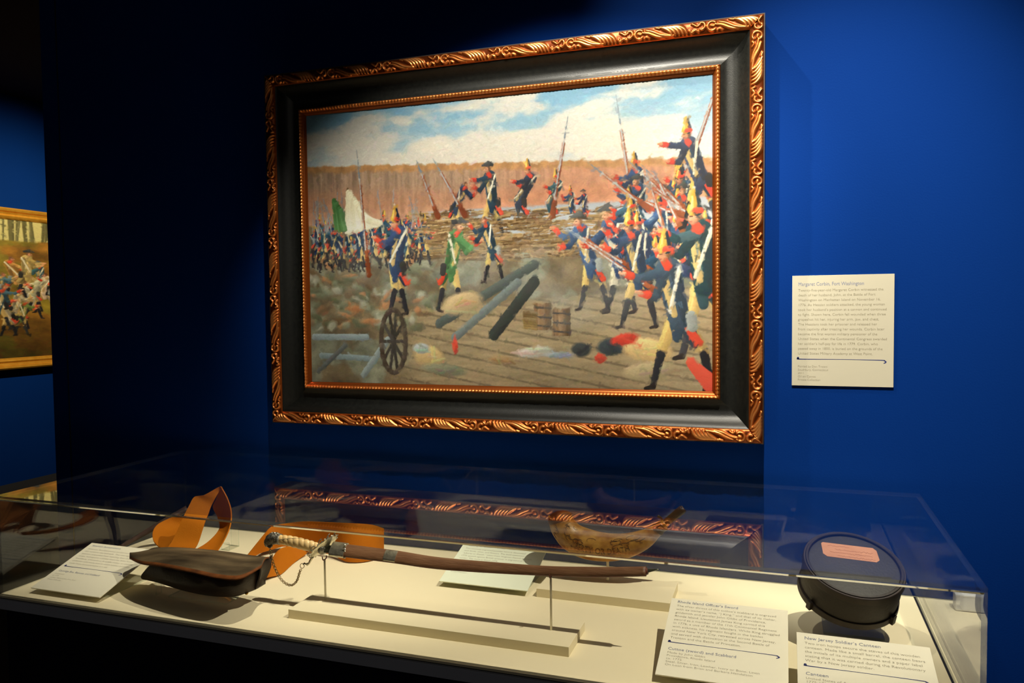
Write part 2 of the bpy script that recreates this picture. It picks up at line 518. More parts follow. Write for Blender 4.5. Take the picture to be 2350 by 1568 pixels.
        # both arms, cuffs and hands
        for k, sh in ((0, .72), (1, 1.0)):
            ex, ey = tx + (.13 + .03 * k) * h * f + r.normal(0, .02) * h, ty - (.15 - .07 * k) * h + r.normal(0, .03) * h
            wx, wy = ex + .10 * h * f, ey + r.normal(.05, .04) * h
            c = tuple(np.array(coat) * sh * 1.1)
            S(tx + .02 * h * f, ty - .005 * h, ex, ey, .034 * h, c, .029 * h)
            S(ex, ey, wx, wy, .028 * h, c, .022 * h)
            S(ex + (wx - ex) * .55, ey + (wy - ey) * .55, wx, wy, .027 * h, red, .024 * h)
            S(wx, wy, wx + .03 * h * f, wy + .008 * h, .015 * h, (204, 140, 102), .012 * h)
        # head
        qx, qy = tx + (.035 + lean * .03) * h * f, ty + .095 * h
        S(tx, ty + .02 * h, qx, qy - .03 * h, .028 * h, red, .022 * h)
        self.blob(qx - .012 * h * f, qy + .006 * h, .038 * h, .044 * h, 0, (112, 76, 52))
        self.blob(qx + .008 * h * f, qy - .006 * h, .029 * h, .040 * h, 0, (206, 144, 106), soft=.1)
        S(qx + .032 * h * f, qy + .004 * h, qx + .040 * h * f, qy - .010 * h, .007 * h, (214, 150, 112))
        S(qx + .010 * h * f, qy + .008 * h, qx + .024 * h * f, qy + .008 * h, .004 * h, (70, 46, 38))
        S(qx + .012 * h * f, qy - .024 * h, qx + .026 * h * f, qy - .024 * h, .004 * h, (140, 66, 52))
        S(qx - .012 * h * f, qy - .02 * h, qx + .004 * h * f, qy - .03 * h, .012 * h, (168, 104, 74), a=.6)
        if hat == 'tall':
            S(qx - .018 * h * f, qy + .045 * h, qx - .020 * h * f, qy + .15 * h, .036 * h, dk, .008 * h)
            S(qx + .006 * h * f, qy + .045 * h, qx + .000 * h * f, qy + .17 * h, .034 * h, (196, 150, 50), .007 * h)
            S(qx + .014 * h * f, qy + .055 * h, qx + .006 * h * f, qy + .13 * h, .011 * h, (236, 200, 104), .004 * h)
            S(qx - .040 * h * f, qy + .042 * h, qx - .006 * h * f, qy + .042 * h, .018 * h, red)
            self.blob(qx, qy + .18 * h, .012 * h, .012 * h, 0, (214, 204, 190))
        elif hat == 'cocked':
            S(qx - .07 * h * f, qy + .055 * h, qx + .01 * h, qy + .075 * h, .020 * h, (52, 54, 54), .034 * h)
            S(qx + .01 * h, qy + .075 * h, qx + .075 * h * f, qy + .050 * h, .034 * h, (64, 66, 64), .010 * h)
        else:
            self.blob(qx - .01 * h * f, qy + .035 * h, .034 * h, .024 * h, 0, (104, 70, 46))

    def musket(self, x, y, ang, L):
        c, s = math.cos(ang), math.sin(ang)
        self.stroke(x, y, x + c * L * .18, y + s * L * .18, .011, (116, 52, 24), .008)
        self.stroke(x + c * L * .15, y + s * L * .15, x + c * L * .72, y + s * L * .72, .0055, (140, 66, 34))
        self.stroke(x + c * L * .2 - s * .003, y + s * L * .2 + c * .003, x + c * L * .78, y + s * L * .78, .0028, (170, 170, 168))
        self.stroke(x + c * L * .78, y + s * L * .78, x + c * L, y + s * L, .003, (120, 132, 142), .001)

    def painterly(self, n, size, aspect_=2.6):
        r = self.rng
        xs = r.uniform(0, self.asp, n); ys = r.uniform(0, 1, n)
        for x, y in zip(xs, ys):
            i = min(self.nx - 2, int(x / self.asp * self.nx)); j = min(self.ny - 2, int(y * self.ny))
            c = self.img[j, i]
            l = self.img[max(j - 3, 0):j + 4, max(i - 3, 0):i + 4].mean(2)
            gy = l[-1].mean() - l[0].mean(); gx = l[:, -1].mean() - l[:, 0].mean()
            an = math.atan2(gx, -gy) + r.normal(0, .35) if abs(gx) + abs(gy) > .02 else r.normal(0, .5)
            L = size * aspect_ * r.uniform(.5, 1.3); w = size * r.uniform(.45, 1.0)
            dx, dy = math.cos(an) * L / 2, math.sin(an) * L / 2
            self.stroke(x - dx, y - dy, x + dx, y + dy, w, c * 255 * (1 + r.normal(0, .03)) + r.normal(0, 3, 3), w * .5, a=.6, jit=.0, soft=1.6, shade=0.0)

    def relief(self, k=0.03):
        g = self.rng.normal(0, 1, (self.ny, self.nx))
        g = (g + np.roll(g, 1, 1) + np.roll(g, 2, 1) + np.roll(g, 1, 0)) / 2.0
        self.img = np.clip(self.img * (1 + k * g[..., None]), 0, 1)

def srgb2lin(a):
    return np.where(a <= 0.04045, a / 12.92, ((a + 0.055) / 1.055) ** 2.4)

def smooth(e0, e1, x):
    t = np.clip((x - e0) / (e1 - e0), 0, 1)
    return t * t * (3 - 2 * t)

def paint_battle():
    """an invented river-bank skirmish: sky, cliff, water, rubble and rows of made-up soldiers."""
    A = 1.485
    P = Painter(820, 552, A, 5)
    X, Y = P.X / A, P.Y
    top = np.array([120, 168, 196]) / 255; low = np.array([200, 206, 204]) / 255
    t = smooth(0.72, 1.0, Y)[..., None]
    P.img = low * (1 - t) + top * t
    n = P.noise(5, 9, 6)
    cl = smooth(0.47, 0.66, n + 0.16 * smooth(0.98, 0.80, Y) - 0.02)
    P.mix(cl * 0.85, (222, 212, 196))
    n2 = P.noise(7, 12, 5)
    P.mix(smooth(0.55, 0.72, n2) * smooth(0.95, 0.8, Y) * .5, (236, 224, 200))
    # cliff
    edge = 0.815 - 0.07 * X + 0.012 * (P.noise(60, 3, 3) - 0.5)
    cliff = smooth(0.0, 0.008, edge - Y)
    v = P.noise(150, 6, 3)
    base = np.array([168, 138, 112]) / 255 * (0.72 + 0.5 * v[..., None])
    warm = np.array([206, 142, 106]) / 255 * (0.8 + 0.35 * P.noise(40, 30, 4)[..., None])
    k = (smooth(0.35, 0.75, X) * 0.75 + smooth(0.06, 0.14, edge - Y) * 0.6)
    k = np.clip(k, 0, 1)[..., None]
    c = base * (1 - k) + warm * k
    rim = smooth(0.035, 0.02, edge - Y)[..., None]
    c = c * (1 - rim) + (np.array([182, 134, 84]) / 255 * (0.8 + 0.4 * P.noise(70, 30, 3)[..., None])) * rim
    P.img = P.img * (1 - cliff[..., None]) + c * cliff[..., None]
    # river
    P.mix(smooth(0.0, 0.01, 0.625 - Y) * smooth(0.30, 0.36, X), (160, 166, 172))
    # ground
    g = 0.60 - 0.10 * smooth(0.2, 0.6, X) + 0.06 * smooth(0.7, 1.0, X) + 0.02 * (P.noise(20, 3, 3) - .5)
    gr = smooth(0, 0.015, g - Y)
    a1 = P.noise(24, 20, 5)[..., None]; a2 = P.noise(10, 8, 4)[..., None]
    gc = np.array([96, 82, 58]) / 255 * (0.55 + 0.9 * a1)
    gc = gc * (1 - smooth(.45, .6, a2)) + np.array([116, 118, 96]) / 255 * (0.5 + 0.9 * a1) * smooth(.45, .6, a2)
    P.img = P.img * (1 - gr[..., None]) + gc * gr[..., None]
    # timber deck in the foreground
    pl = smooth(0.0, 0.02, 0.30 - Y + 0.10 * (X - 0.5)) * smooth(0.18, 0.34, X) * smooth(0.02, 0.06, Y - 0.00 + 0.05)
    stripe = 0.5 + 0.5 * np.sin((Y * 1.0 + 0.28 * X) * 150)
    plc = np.array([170, 146, 106]) / 255 * (0.72 + 0.35 * P.noise(12, 90, 3)[..., None]) * (1 - 0.3 * smooth(.85, 1.0, stripe)[..., None])
    P.img = P.img * (1 - 0.9 * pl[..., None]) + plc * 0.9 * pl[..., None]
    r = P.rng
    # stones and leaf litter at left
    for _ in range(150):
        x, y = r.uniform(0, .34) * A, r.uniform(.2, .46)
        c = [(112, 118, 92), (82, 86, 62), (150, 150, 128), (164, 104, 62), (92, 70, 46)][r.integers(5)]
        P.blob(x, y, r.uniform(.01, .045), r.uniform(.006, .02), r.normal(0, .4), c, a=.85, soft=.25)
    # brushwood breastwork
    for _ in range(520):
        x = r.uniform(.30, .80) * A; y = r.uniform(.45, .615) - 0.03 * (x / A - .3)
        L = r.uniform(.04, .12)
        c = [(120, 92, 54), (88, 64, 36), (156, 126, 80), (70, 52, 32), (136, 104, 66)][r.integers(5)]
        P.stroke(x - L / 2, y, x + L / 2, y + r.normal(0, .008), .0028, c, .0016, jit=.05)
    # small distant company
    for i in range(46):
        x = r.uniform(.0, .33) * A; y = r.uniform(.44, .50)
        P.figure(x, y - .03, r.uniform(.13, .17), r.normal(0, .2), hat=['tall', 'tall', 'none', 'cocked'][r.integers(4)], face=1)
    for _ in range(26):
        x = r.uniform(.01, .33) * A
        P.stroke(x, .56, x + r.normal(-.01, .02), .66 + r.uniform(-.03, .05), .0018, (140, 140, 140))
    # drifting smoke
    for _ in range(60):
        P.blob(r.uniform(.0, .9) * A, r.uniform(.30, .5), r.uniform(.03, .08), r.uniform(.02, .04), r.normal(0, .3), (168, 172, 172), a=.10, soft=.7)
    # plain banners
    P.stroke(.10 * A, .50, .115 * A, .72, .004, (110, 86, 60))
    for kx in range(14):
        P.stroke((.118 + .004 * kx) * A, .705 - .008 * kx, (.112 + .007 * kx) * A, .56 + .002 * kx, .012, (220, 212, 180))
    for kx in range(6):
        P.stroke((.075 + .004 * kx) * A, .68 - .008 * kx, (.08 + .005 * kx) * A, .57, .009, (70, 112, 62))
    # men on the breastwork
    for (x, h, ln, hat) in ((.405, .19, .5, 'none'), (.50, .27, -.1, 'cocked'), (.565, .25, .5, 'tall'), (.64, .20, .4, 'tall'), (.69, .13, 0, 'tall'), (.72, .12, 0, 'cocked')):
        P.figure(x * A, .60 - h * .25 - .03 * x, h, ln, hat=hat, face=1 if x < .45 else -1, legs=x < .52)
    for _ in range(160):
        x = r.uniform(.31, .72) * A; y = r.uniform(.50, .59) - 0.03 * (x / A - .3)
        L = r.uniform(.03, .09)
        P.stroke(x - L / 2, y, x + L / 2, y + r.normal(0, .006), .0026, [(120, 92, 54), (88, 64, 36), (156, 126, 80)][r.integers(3)], .0014, jit=.05)
    for (x, y, an, L) in ((.36, .60, 1.95, .22), (.43, .60, 2.1, .24), (.645, .58, 1.40, .34), (.835, .55, 1.72, .42), (.17, .40, 1.66, .46), (.91, .58, 1.2, .30), (.955, .72, 1.25, .30)):
        P.musket(x * A, y, an, L)
    # middle ground
    P.figure(.39 * A, .26, .34, .2, coat=(56, 92, 56), hat='cocked', face=1)
    P.figure(.245 * A, .25, .38, .1, coat=(32, 50, 72), hat='tall', face=-1)
    P.figure(.50 * A, .36, .25, -.3, hat='none', face=-1)
    P.figure(.735 * A, .26, .34, -.3, coat=(46, 76, 104), hat='cocked', face=-1)
    P.figure(.80 * A, .25, .37, -.25, coat=(40, 62, 88), hat='cocked', face=-1, breech=(196, 188, 160))
    for i in range(26):
        t_ = i / 25
        x = r.uniform(.83, 1.01); y = .64 - .28 * t_ + r.normal(0, .015)
        P.figure(x * A, y - .13, r.uniform(.22, .26) + .05 * t_, r.normal(-.15, .25), hat='tall' if r.random() < .8 else 'cocked', face=-1, legs=False)
    for _ in range(9):
        P.musket(r.uniform(.82, .98) * A, r.uniform(.36, .6), r.uniform(1.7, 2.8), r.uniform(.2, .3))
    P.figure(.975 * A, .52, .34, -.3, hat='tall', face=-1)
    # timber pieces
    for (x0, y0, x1, y1, w_, c) in ((.01, .17, .16, .17, .012, (116, 132, 136)), (.03, .10, .17, .09, .011, (110, 128, 132)), (.15, .03, .22, .16, .013, (120, 134, 134)),
                                   (.02, .04, .10, .14, .009, (86, 92, 90)), (.36, .22, .60, .42, .017, (58, 66, 62)), (.40, .17, .56, .36, .015, (86, 96, 94)), (.50, .18, .60, .36, .02, (40, 44, 40))):
        P.stroke(x0 * A, y0, x1 * A, y1, w_, c)
    for k in range(10):     # dark spoked hoop lying on its side
        an = k / 10 * 2 * math.pi
        P.stroke(.235 * A, .155, .235 * A + math.cos(an) * .045, .155 + math.sin(an) * .105, .006, (44, 40, 36))
    for k in range(48):
        a0, a1_ = k / 48 * 2 * math.pi, (k + 1) / 48 * 2 * math.pi
        P.stroke(.235 * A + math.cos(a0) * .05, .155 + math.sin(a0) * .115, .235 * A + math.cos(a1_) * .05, .155 + math.sin(a1_) * .115, .009, (62, 52, 42))
    # bundles, packs and cloth on the planks
    for (x, y, rx, ry, an, c) in ((.33, .10, .06, .04, -.2, (196, 164, 108)), (.37, .055, .09, .022, -.1, (118, 118, 92)), (.31, .13, .035, .02, 0, (150, 158, 160)),
                                 (.42, .29, .08, .04, .2, (168, 142, 98)), (.60, .12, .07, .020, .1, (176, 172, 158)), (.52, .09, .05, .018, -.1, (150, 122, 84)),
                                 (.78, .14, .05, .03, .1, (34, 42, 46)), (.86, .13, .085, .04, -.15, (206, 168, 106)),
                                 (.81, .165, .05, .02, .2, (196, 50, 36)), (.86, .06, .08, .03, .1, (150, 132, 92)), (.755, .10, .02, .018, 0, (196, 52, 36)), (.40, .14, .012, .03, 0, (196, 56, 40)),
                                 (.71, .13, .035, .025, 0, (38, 42, 42)), (.66, .11, .06, .012, 0, (140, 146, 150))):
        P.blob(x * A, y, rx, ry, an, c, soft=.12)
        for _ in range(7):
            P.stroke(x * A + r.normal(0, rx * .4), y + r.normal(0, ry * .4), x * A + r.normal(0, rx * .5), y + r.normal(0, ry * .4), .004, tuple(ci * r.uniform(.75, 1.15) for ci in c), a=.5)
    # barrels and a crate on the planks
    for bx0, by0 in ((.62, .20), (.665, .18)):
        for k in range(9):
            u = (k - 4) / 4
            P.stroke((bx0 + u * .018 * (1)) * A, by0, (bx0 + u * .018) * A, by0 + .085, .0045, tuple(np.array((132, 96, 60)) * (1 - .35 * abs(u + .3))), jit=.03)
        for yy in (.012, .042, .074):
            P.stroke((bx0 - .020) * A, by0 + yy, (bx0 + .020) * A, by0 + yy - .004, .0032, (52, 46, 42))
    for k in range(8):
        P.stroke(.575 * A, .26 - k * .008, .605 * A, .255 - k * .008, .0042, (98 + 4 * k, 78 + 3 * k, 50), jit=.05)
    # nearest soldiers at the right edge
    P.figure(.845 * A, .20, .38, -.2, coat=(36, 54, 78), hat='tall', face=-1)
    P.figure(.985 * A, .10, .52, -.1, coat=(30, 42, 58), hat='tall', face=-1)
    P.musket(.90 * A, .30, math.pi - .62, .42)
    P.figure(.93 * A, .00, .50, -.2, coat=(34, 48, 66), hat='tall', face=-1)
    for _ in range(24):
        P.blob(r.uniform(.62, .84) * A, r.uniform(.2, .34), r.uniform(.03, .07), r.uniform(.02, .035), 0, (150, 156, 156), a=.09, soft=.7)
    P.stroke(.955 * A, .09, 1.0 * A, .02, .016, (214, 62, 42), .03)
    # pale dusty glaze over the lower two thirds
    low_ = smooth(.66, .56, P.Y)[..., None]
    P.img = P.img * (1 - low_) + np.clip(P.img ** .85 * 1.12 + .035, 0, 1) * low_
    P.painterly(7000, .0050, 4.0)
    P.painterly(16000, .0026, 4.0)
    P.relief(.014)
    return P

def paint_woods():
    """autumn wood with a loose made-up crowd, for the painting down the side wall."""
    A = 1.5
    P = Painter(420, 280, A, 9)
    X, Y = P.X / A, P.Y
    P.img = np.ones_like(P.img) * np.array([196, 186, 122]) / 255
    r = P.rng
    for _ in range(60):
        x = r.uniform(0, A)
        P.stroke(x, .8, x + r.normal(0, .01), 1.0, r.uniform(.003, .012), (92, 88, 52))
    g = 0.88 + .04 * P.noise(6, 3, 3) - .04
    n = P.noise(16, 14, 5)[..., None]; n2 = P.noise(6, 6, 4)[..., None]
    c = np.array([120, 104, 34]) / 255 * (.6 + .8 * n) * (1 - smooth(.45, .6, n2)) + np.array([150, 104, 36]) / 255 * (.5 + .8 * n) * smooth(.45, .6, n2)
    c = c * (1 - .45 * smooth(.4, 0, Y)[..., None])
    m = smooth(0, .02, g - Y)[..., None]
    P.img = P.img * (1 - m) + c * m
    for i in range(70):
        x = r.uniform(0, A); y = r.uniform(.25, .6)
        P.figure(x, y - .12, r.uniform(.26, .36), r.normal(0, .25), coat=[(66, 96, 110), (84, 106, 56), (170, 132, 64), (150, 120, 76), (190, 176, 150)][r.integers(5)],
                 hat=['cocked', 'none', 'none'][r.integers(3)], breech=(176, 148, 92), red=[(196, 66, 40), (176, 150, 96)][r.integers(2)], face=[-1, 1][r.integers(2)])
    P.painterly(5000, .007)
    P.relief(.014)
    return P

def canvas_mesh(P, W, H, parent, m, name='canvas', value=0.46):
    nx, ny = P.nx, P.ny
    xs = np.linspace(0, W, nx); zs = np.linspace(0, H, ny)
    G = np.zeros((nx, ny, 3))
    G[..., 0] = xs[:, None]; G[..., 2] = zs[None, :]
    col = np.ones((nx, ny, 4))
    col[..., :3] = value * srgb2lin(P.img).transpose(1, 0, 2)
    return grid_mesh(name, G, m, parent, smooth=False, attrs={'paint': ('color', col)})

# ------------------------------------------------------------------ carved picture frame
def ornament_tile(ns=150, nt=26, per=5.0):
    """height 0..1 of one repeat of acanthus scrolls (s along, t across)."""
    s = np.linspace(0, per, ns, endpoint=False)
    t = np.linspace(0, 1, nt)
    Sg, Tg = np.meshgrid(s, t, indexing='ij')
    H = np.zeros_like(Sg)

    def poly(pts, w, amp=1.0):
        nonlocal H
        q = spline(pts, 24)
        ws = spline(w, 24)[:, 0] if np.ndim(w) else np.full(24, w)
        for off in (-per, 0, per):
            best = np.zeros_like(H)
            for i in range(23):
                ax, ay = q[i, 0] + off, q[i, 1]
                bx, by = q[i + 1, 0] + off, q[i + 1, 1]
                dx, dy = bx - ax, by - ay
                L = dx * dx + dy * dy + 1e-9
                tt = np.clip(((Sg - ax) * dx + (Tg - ay) * dy) / L, 0, 1)
                d = np.hypot(Sg - ax - tt * dx, Tg - ay - tt * dy)
                ww = ws[i]
                best = np.maximum(best, np.exp(-(d / ww) ** 2))
            H = np.maximum(H, amp * best)
    # acanthus plumes sweeping away from the stem
    for k in range(5):
        o = 0.26 * k
        poly([(0.15 + o, 0.90 - .03 * k), (0.30 + o, 0.55), (0.62 + o, 0.30), (1.05 + o * .9, 0.16)], [0.05, 0.10, 0.11, 0.05], 0.95)
    # long stem, twin lines
    poly([(1.1, 0.86), (1.9, 0.72), (2.5, 0.42), (3.0, 0.24)], [0.07, 0.10, 0.09, 0.05], 0.85)
    poly([(1.7, 0.92), (2.3, 0.74), (2.8, 0.50), (3.25, 0.40)], [0.05, 0.08, 0.08, 0.05], 0.8)
    # C scroll
    poly([(3.45 + 0.30 * math.cos(a), 0.50 + 0.32 * math.sin(a)) for a in np.linspace(-2.4, 2.3, 9)], [0.07] * 9, 0.95)
    poly([(3.35, 0.5), (3.5, 0.45)], 0.09, 0.6)
    # second C and curl
    poly([(4.15 + 0.22 * math.cos(a), 0.42 + 0.25 * math.sin(a)) for a in np.linspace(1.0, 5.2, 8)], [0.07] * 8, 0.95)
    poly([(4.25, 0.28), (4.45, 0.42), (4.65, 0.30), (4.80, 0.20)], 0.06, 0.9)
    poly([(4.35, 0.80), (4.55, 0.66), (4.75, 0.78)], 0.075, 0.9)
    poly([(4.85, 0.88), (4.95, 0.66)], 0.07, 0.85)
    poly([(2.05, 0.22), (2.3, 0.14)], 0.07, 0.8)
    poly([(2.75, 0.85), (2.95, 0.72), (3.1, 0.84)], 0.06, 0.7)
    return H

def rails(parent, X0, X1, Z0, Z1, Y0, inset0, prof_y, prof_w, relief_fn, n_across, step, name, m):
    """four mitred rails. point = ring at inset p: (x, y, z). relief_fn(s_array, u_array) -> (height m, attr)."""
    p = inset0 + np.linspace(0, 1, n_across) * prof_w
    u = np.linspace(0, 1, n_across)
    out = []
    for side in range(4):
        L = (X1 - X0) if side in (0, 2) else (Z1 - Z0)
        n = int(L / step) + 2
        s = np.linspace(0, L, n)
        if step > .02:
            sc = p[None, :] + (L - 2 * p[None, :]) * (s / L)[:, None]
        else:
            sc = np.clip(s[:, None], p[None, :], L - p[None, :])
        keep_v = (s[:, None] > p[None, :] - step * 1.01) & (s[:, None] < L - p[None, :] + step * 1.01)
        h, at = relief_fn(s, u, side, L)
        # carving follows the sight-edge normal: outward is -y
        yy = Y0 + prof_y(u)[None, :] - h
        G = np.zeros((n, n_across, 3))
        if side == 0:      # bottom
            G[..., 0] = X0 + sc; G[..., 2] = Z0 + p[None, :]
        elif side == 2:    # top
            G[..., 0] = X1 - sc; G[..., 2] = Z1 - p[None, :]
        elif side == 1:    # right
            G[..., 0] = X1 - p[None, :]; G[..., 2] = Z0 + sc
        else:              # left
            G[..., 0] = X0 + p[None, :]; G[..., 2] = Z1 - sc
        G[..., 1] = yy
        if step > .02:
            keep_v[:] = True
        kk = keep_v[:-1, :-1] | keep_v[1:, 1:] | keep_v[1:, :-1] | keep_v[:-1, 1:]
        o = grid_mesh(name, G, m, parent, True, {'relief': ('float', at)}, keep=kk)
        out.append(o)
    return out

FX0, FX1, FZ0, FZ1, FY = -1.3158, -0.0376, 1.2413, 2.1765, 1.80
frame = empty('framed_painting', (FX0, FY, FZ0))
W_, H_ = FX1 - FX0, FZ1 - FZ0
TILE = ornament_tile()
NS, NT = TILE.shape

def relief_outer(s, u, side, L):
    reps = max(1, round(L / 0.158))
    ph = (s / L * reps) % 1.0
    i = ph * NS
    i0 = i.astype(int) % NS; f = (i - np.floor(i))[:, None]
    T = TILE[i0] * (1 - f) + TILE[(i0 + 1) % NS] * f
    j = u * (NT - 1); j0 = np.minimum(j.astype(int), NT - 2); g = (j - j0)[None, :]
    T = T[:, j0] * (1 - g) + T[:, j0 + 1] * g
    env = smooth(0.0, 0.14, u) * smooth(1.0, 0.84, u)
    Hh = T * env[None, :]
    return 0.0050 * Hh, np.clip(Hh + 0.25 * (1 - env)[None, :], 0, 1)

def relief_bead(s, u, side, L):
    ph = s[:, None] / 0.0088
    env = np.sin(np.pi * np.clip(u / 0.62, 0, 1))[None, :]
    a = np.abs(np.sin(np.pi * ph)) ** 0.6
    longp = 0.5 + 0.5 * np.cos(2 * np.pi * s[:, None] / 0.044)
    Hh = env * (0.45 + 0.55 * a) * (0.75 + 0.25 * longp)
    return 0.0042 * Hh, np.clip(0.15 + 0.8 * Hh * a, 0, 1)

def relief_none(s, u, side, L):
    return np.zeros((len(s), len(u))), np.full((len(s), len(u)), 0.3)

def prof_outer(u):   # rounded lip
    return 0.006 * (1 - np.sqrt(np.clip(1 - (2 * u - 1) ** 2, 0, 1))) + 0.001

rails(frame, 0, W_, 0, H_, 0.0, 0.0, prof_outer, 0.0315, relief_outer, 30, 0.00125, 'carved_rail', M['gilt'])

def prof_cove(u):
    return np.interp(u, [0, .06, .2, .38, .6, .8, .93, 1.0], [.007, .009, .020, .0285, .0325, .0315, .0275, .024])
def prof_cove_s(u):
    return sum(prof_cove(np.clip(u + d, 0, 1)) for d in (-.06, -.03, 0, .03, .06)) / 5
rails(frame, 0, W_, 0, H_, 0.0, 0.0315, prof_cove_s, 0.0625, relief_none, 26, 0.04, 'cove_rail', M['cove'])

def prof_bead(u):
    return np.interp(u, [0, .05, .3, .58, .62, .68, .95, 1.0], [.0245, .0195, .0165, .0195, .0225, .0215, .0285, .0295])
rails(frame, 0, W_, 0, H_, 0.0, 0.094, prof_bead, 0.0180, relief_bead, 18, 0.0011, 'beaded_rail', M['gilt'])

# frame back box (four boards to the wall) and canvas
bd = WY - FY
for lo, hi in (((0, .004, 0), (W_, bd, .004)), ((0, .004, H_ - .004), (W_, bd, H_)), ((0, .004, .004), (.004, bd, H_ - .004)), ((W_ - .004, .004, .004), (W_, bd, H_ - .004))):
    box('side_board', lo, hi, M['frame_side'], frame)
PB = paint_battle()
cw, ch = W_ - 2 * 0.112, H_ - 2 * 0.112
cv = canvas_mesh(PB, cw, ch, frame, mat_vcol('oil_paint'))
cv.location = (0.112, 0.0290, 0.112)
tag(frame, 'large oil painting of a battle in a carved copper-gilt frame on the blue wall', 'painting')

# ------------------------------------------------------------------ painting on the side wall
side = empty('side_painting', (-4.96, 2.3, 1.165))
def plain_rails(parent, Wd, Ht):
    # plain gold moulding in the y-z plane, facing +x; profile in x
    w0 = 0.075
    prof = [(0.0, 0.0), (0.0, 0.055), (0.010, 0.062), (0.022, 0.058), (0.030, 0.045), (0.042, 0.040), (0.055, 0.046), (0.066, 0.040), (w0, 0.026), (w0, 0.0)]
    corners = [((0, 0), (Wd, 0), (0, 1)), ((Wd, 0), (Wd, Ht), (-1, 0)), ((Wd, Ht), (0, Ht), (0, -1)), ((0, Ht), (0, 0), (1, 0))]
    for a, b, nrm in corners:
        d = np.array(b, float) - np.array(a, float); d /= np.linalg.norm(d)
        V = []
        for p, x in prof:
            for e, sg in ((a, 1), (b, -1)):
                q = np.array(e, float) + np.array(nrm, float) * p + d * sg * p
                V.append((x, q[0], q[1]))
        k = len(prof)
        F = [(2 * i, 2 * i + 1, 2 * ((i + 1) % k) + 1, 2 * ((i + 1) % k)) for i in range(k)]
        mesh_obj('gold_rail', V, F, M['bright_gilt'], parent)
plain_rails(side, 2.35, 1.085)
PW = paint_woods()
sc_ = canvas_mesh(PW, 2.2, 0.935, side, mat_vcol('oil_paint_woods'), value=0.85)
sc_.rotation_euler = (0, 0, math.radians(90))
sc_.location = (0.022, 0.075, 0.075)
tag(side, 'gold-framed painting of an autumn wood crowd on the far left side wall', 'painting')

# ------------------------------------------------------------------ text helpers
def text_mesh(name, body, size, m, parent, x, y, z=0.0, width=None, pitch=None, offset=0.0, align='LEFT'):
    """lettering in the parent's x-y plane, its top-left corner at (x, y)."""
    cu = bpy.data.curves.new(name, 'FONT')
    cu.body = body
    cu.size = size
    cu.resolution_u = 2
    cu.offset = offset
    if pitch:
        cu.space_line = pitch / size
    tmp = bpy.data.objects.new(name, cu)
    COL.objects.link(tmp)
    dg = bpy.context.evaluated_depsgraph_get()
    me = bpy.data.meshes.new_from_object(tmp.evaluated_get(dg))
    bpy.data.objects.remove(tmp)
    n = len(me.vertices)
    co = np.zeros(n * 3, np.float32)
    me.vertices.foreach_get('co', co)
    co = co.reshape(-1, 3)
    mx = co[:, 0].max()
    if width:
        co[:, 0] *= width / mx
    co[:, 1] -= co[:, 1].max()
    co[:, 2] = 0
    me.vertices.foreach_set('co', co.reshape(-1))
    me.materials.clear()
    me.materials.append(m)
    me.update()
    o = bpy.data.objects.new(name, me)
    COL.objects.link(o)
    o.parent = parent
    o.location = (x, y, z)
    return o

def rule_mesh(parent, x0, x1, y, z, m, sag=0.0):
    """pen-stroke divider: dot at the left, hook at the right."""
    w = 0.0008
    pts = spline([(x0 + .0005, y + .0012), (x0 + .006, y - .0010), (x0 + (x1 - x0) * .5, y - .0008), (x1 - .012, y - .0015), (x1 - .003, y - .0030), (x1 - .0004, y - .0058), (x1 - .0048, y - .0088)], 60)
    ws = spline([.0020, .0010, .0005, .0008, .0011, .0013, .0007], 60)[:, 0]
    T = np.gradient(pts, axis=0); T /= np.linalg.norm(T, axis=1)[:, None]
    N = np.stack([-T[:, 1], T[:, 0]], 1)
    A = pts + N * ws[:, None]; B = pts - N * ws[:, None]
    V = [(a[0], a[1], z) for a in A] + [(b[0], b[1], z) for b in B]
    k = len(A)
    F = [(i, i + 1, k + i + 1, k + i) for i in range(k - 1)]
    a = np.linspace(0, 2 * np.pi, 16, endpoint=False)
    c = len(V)
    V += [(x0 + .0022 * math.cos(t), y + .0020 + .0022 * math.sin(t), z) for t in a]
    F.append(tuple(range(c, c + 16)))
    return mesh_obj('divider_rule', V, F, m, parent)

# wall label
wl = empty('wall_label', (0.0211, WY, 1.3662))
wl.rotation_euler = (math.radians(90), 0, 0)   # local x right, local y up, local z toward the room
lw, lh = 0.208, 0.2465
pan = box('label_board', (0, 0, 0), (lw, lh, 0.005), M['card_wall'], wl, bevel=0.0003)
zt = 0.0052
text_mesh('heading_text', 'Margaret Corbin, Fort Washington', 0.0112, M['ink_head'], wl, 0.0125, lh - .0150, zt, width=.1350)
text_mesh('body_text', 'Twenty-five-year-old Margaret Corbin witnessed the\ndeath of her husband, John, at the Battle of Fort\nWashington on Manhattan Island on November 16,\n1776. As Hessian soldiers attacked, the young woman\ntook her husband\u2019s position at a cannon and continued\nto fight. Shown here, Corbin fell wounded when three\ngrapeshot hit her, injuring her arm, jaw, and chest.\nThe Hessians took her prisoner and released her\nfrom captivity after treating her wounds. Corbin later\nbecame the first woman military pensioner of the\nUnited States when the Continental Congress awarded\nher soldier\u2019s half-pay for life in 1779. Corbin, who\npassed away in 1800, is buried on the grounds of the\nUnited States Military Academy at West Point.',
          0.0080, M['ink'], wl, 0.0125, lh - .0300, zt, width=.1815, pitch=.01085, offset=-.00008)
rule_mesh(wl, 0.0130, 0.1930, lh - .1860, zt, M['ink_blue'])
text_mesh('credit_text', 'Painted by Don Troiani\nSouthbury, Connecticut\n2011\nOil on Canvas\nPrivate Collection', 0.0066, M['ink'], wl, 0.0125, lh - .2010, zt, width=.0635, pitch=.0075, offset=-.00008)
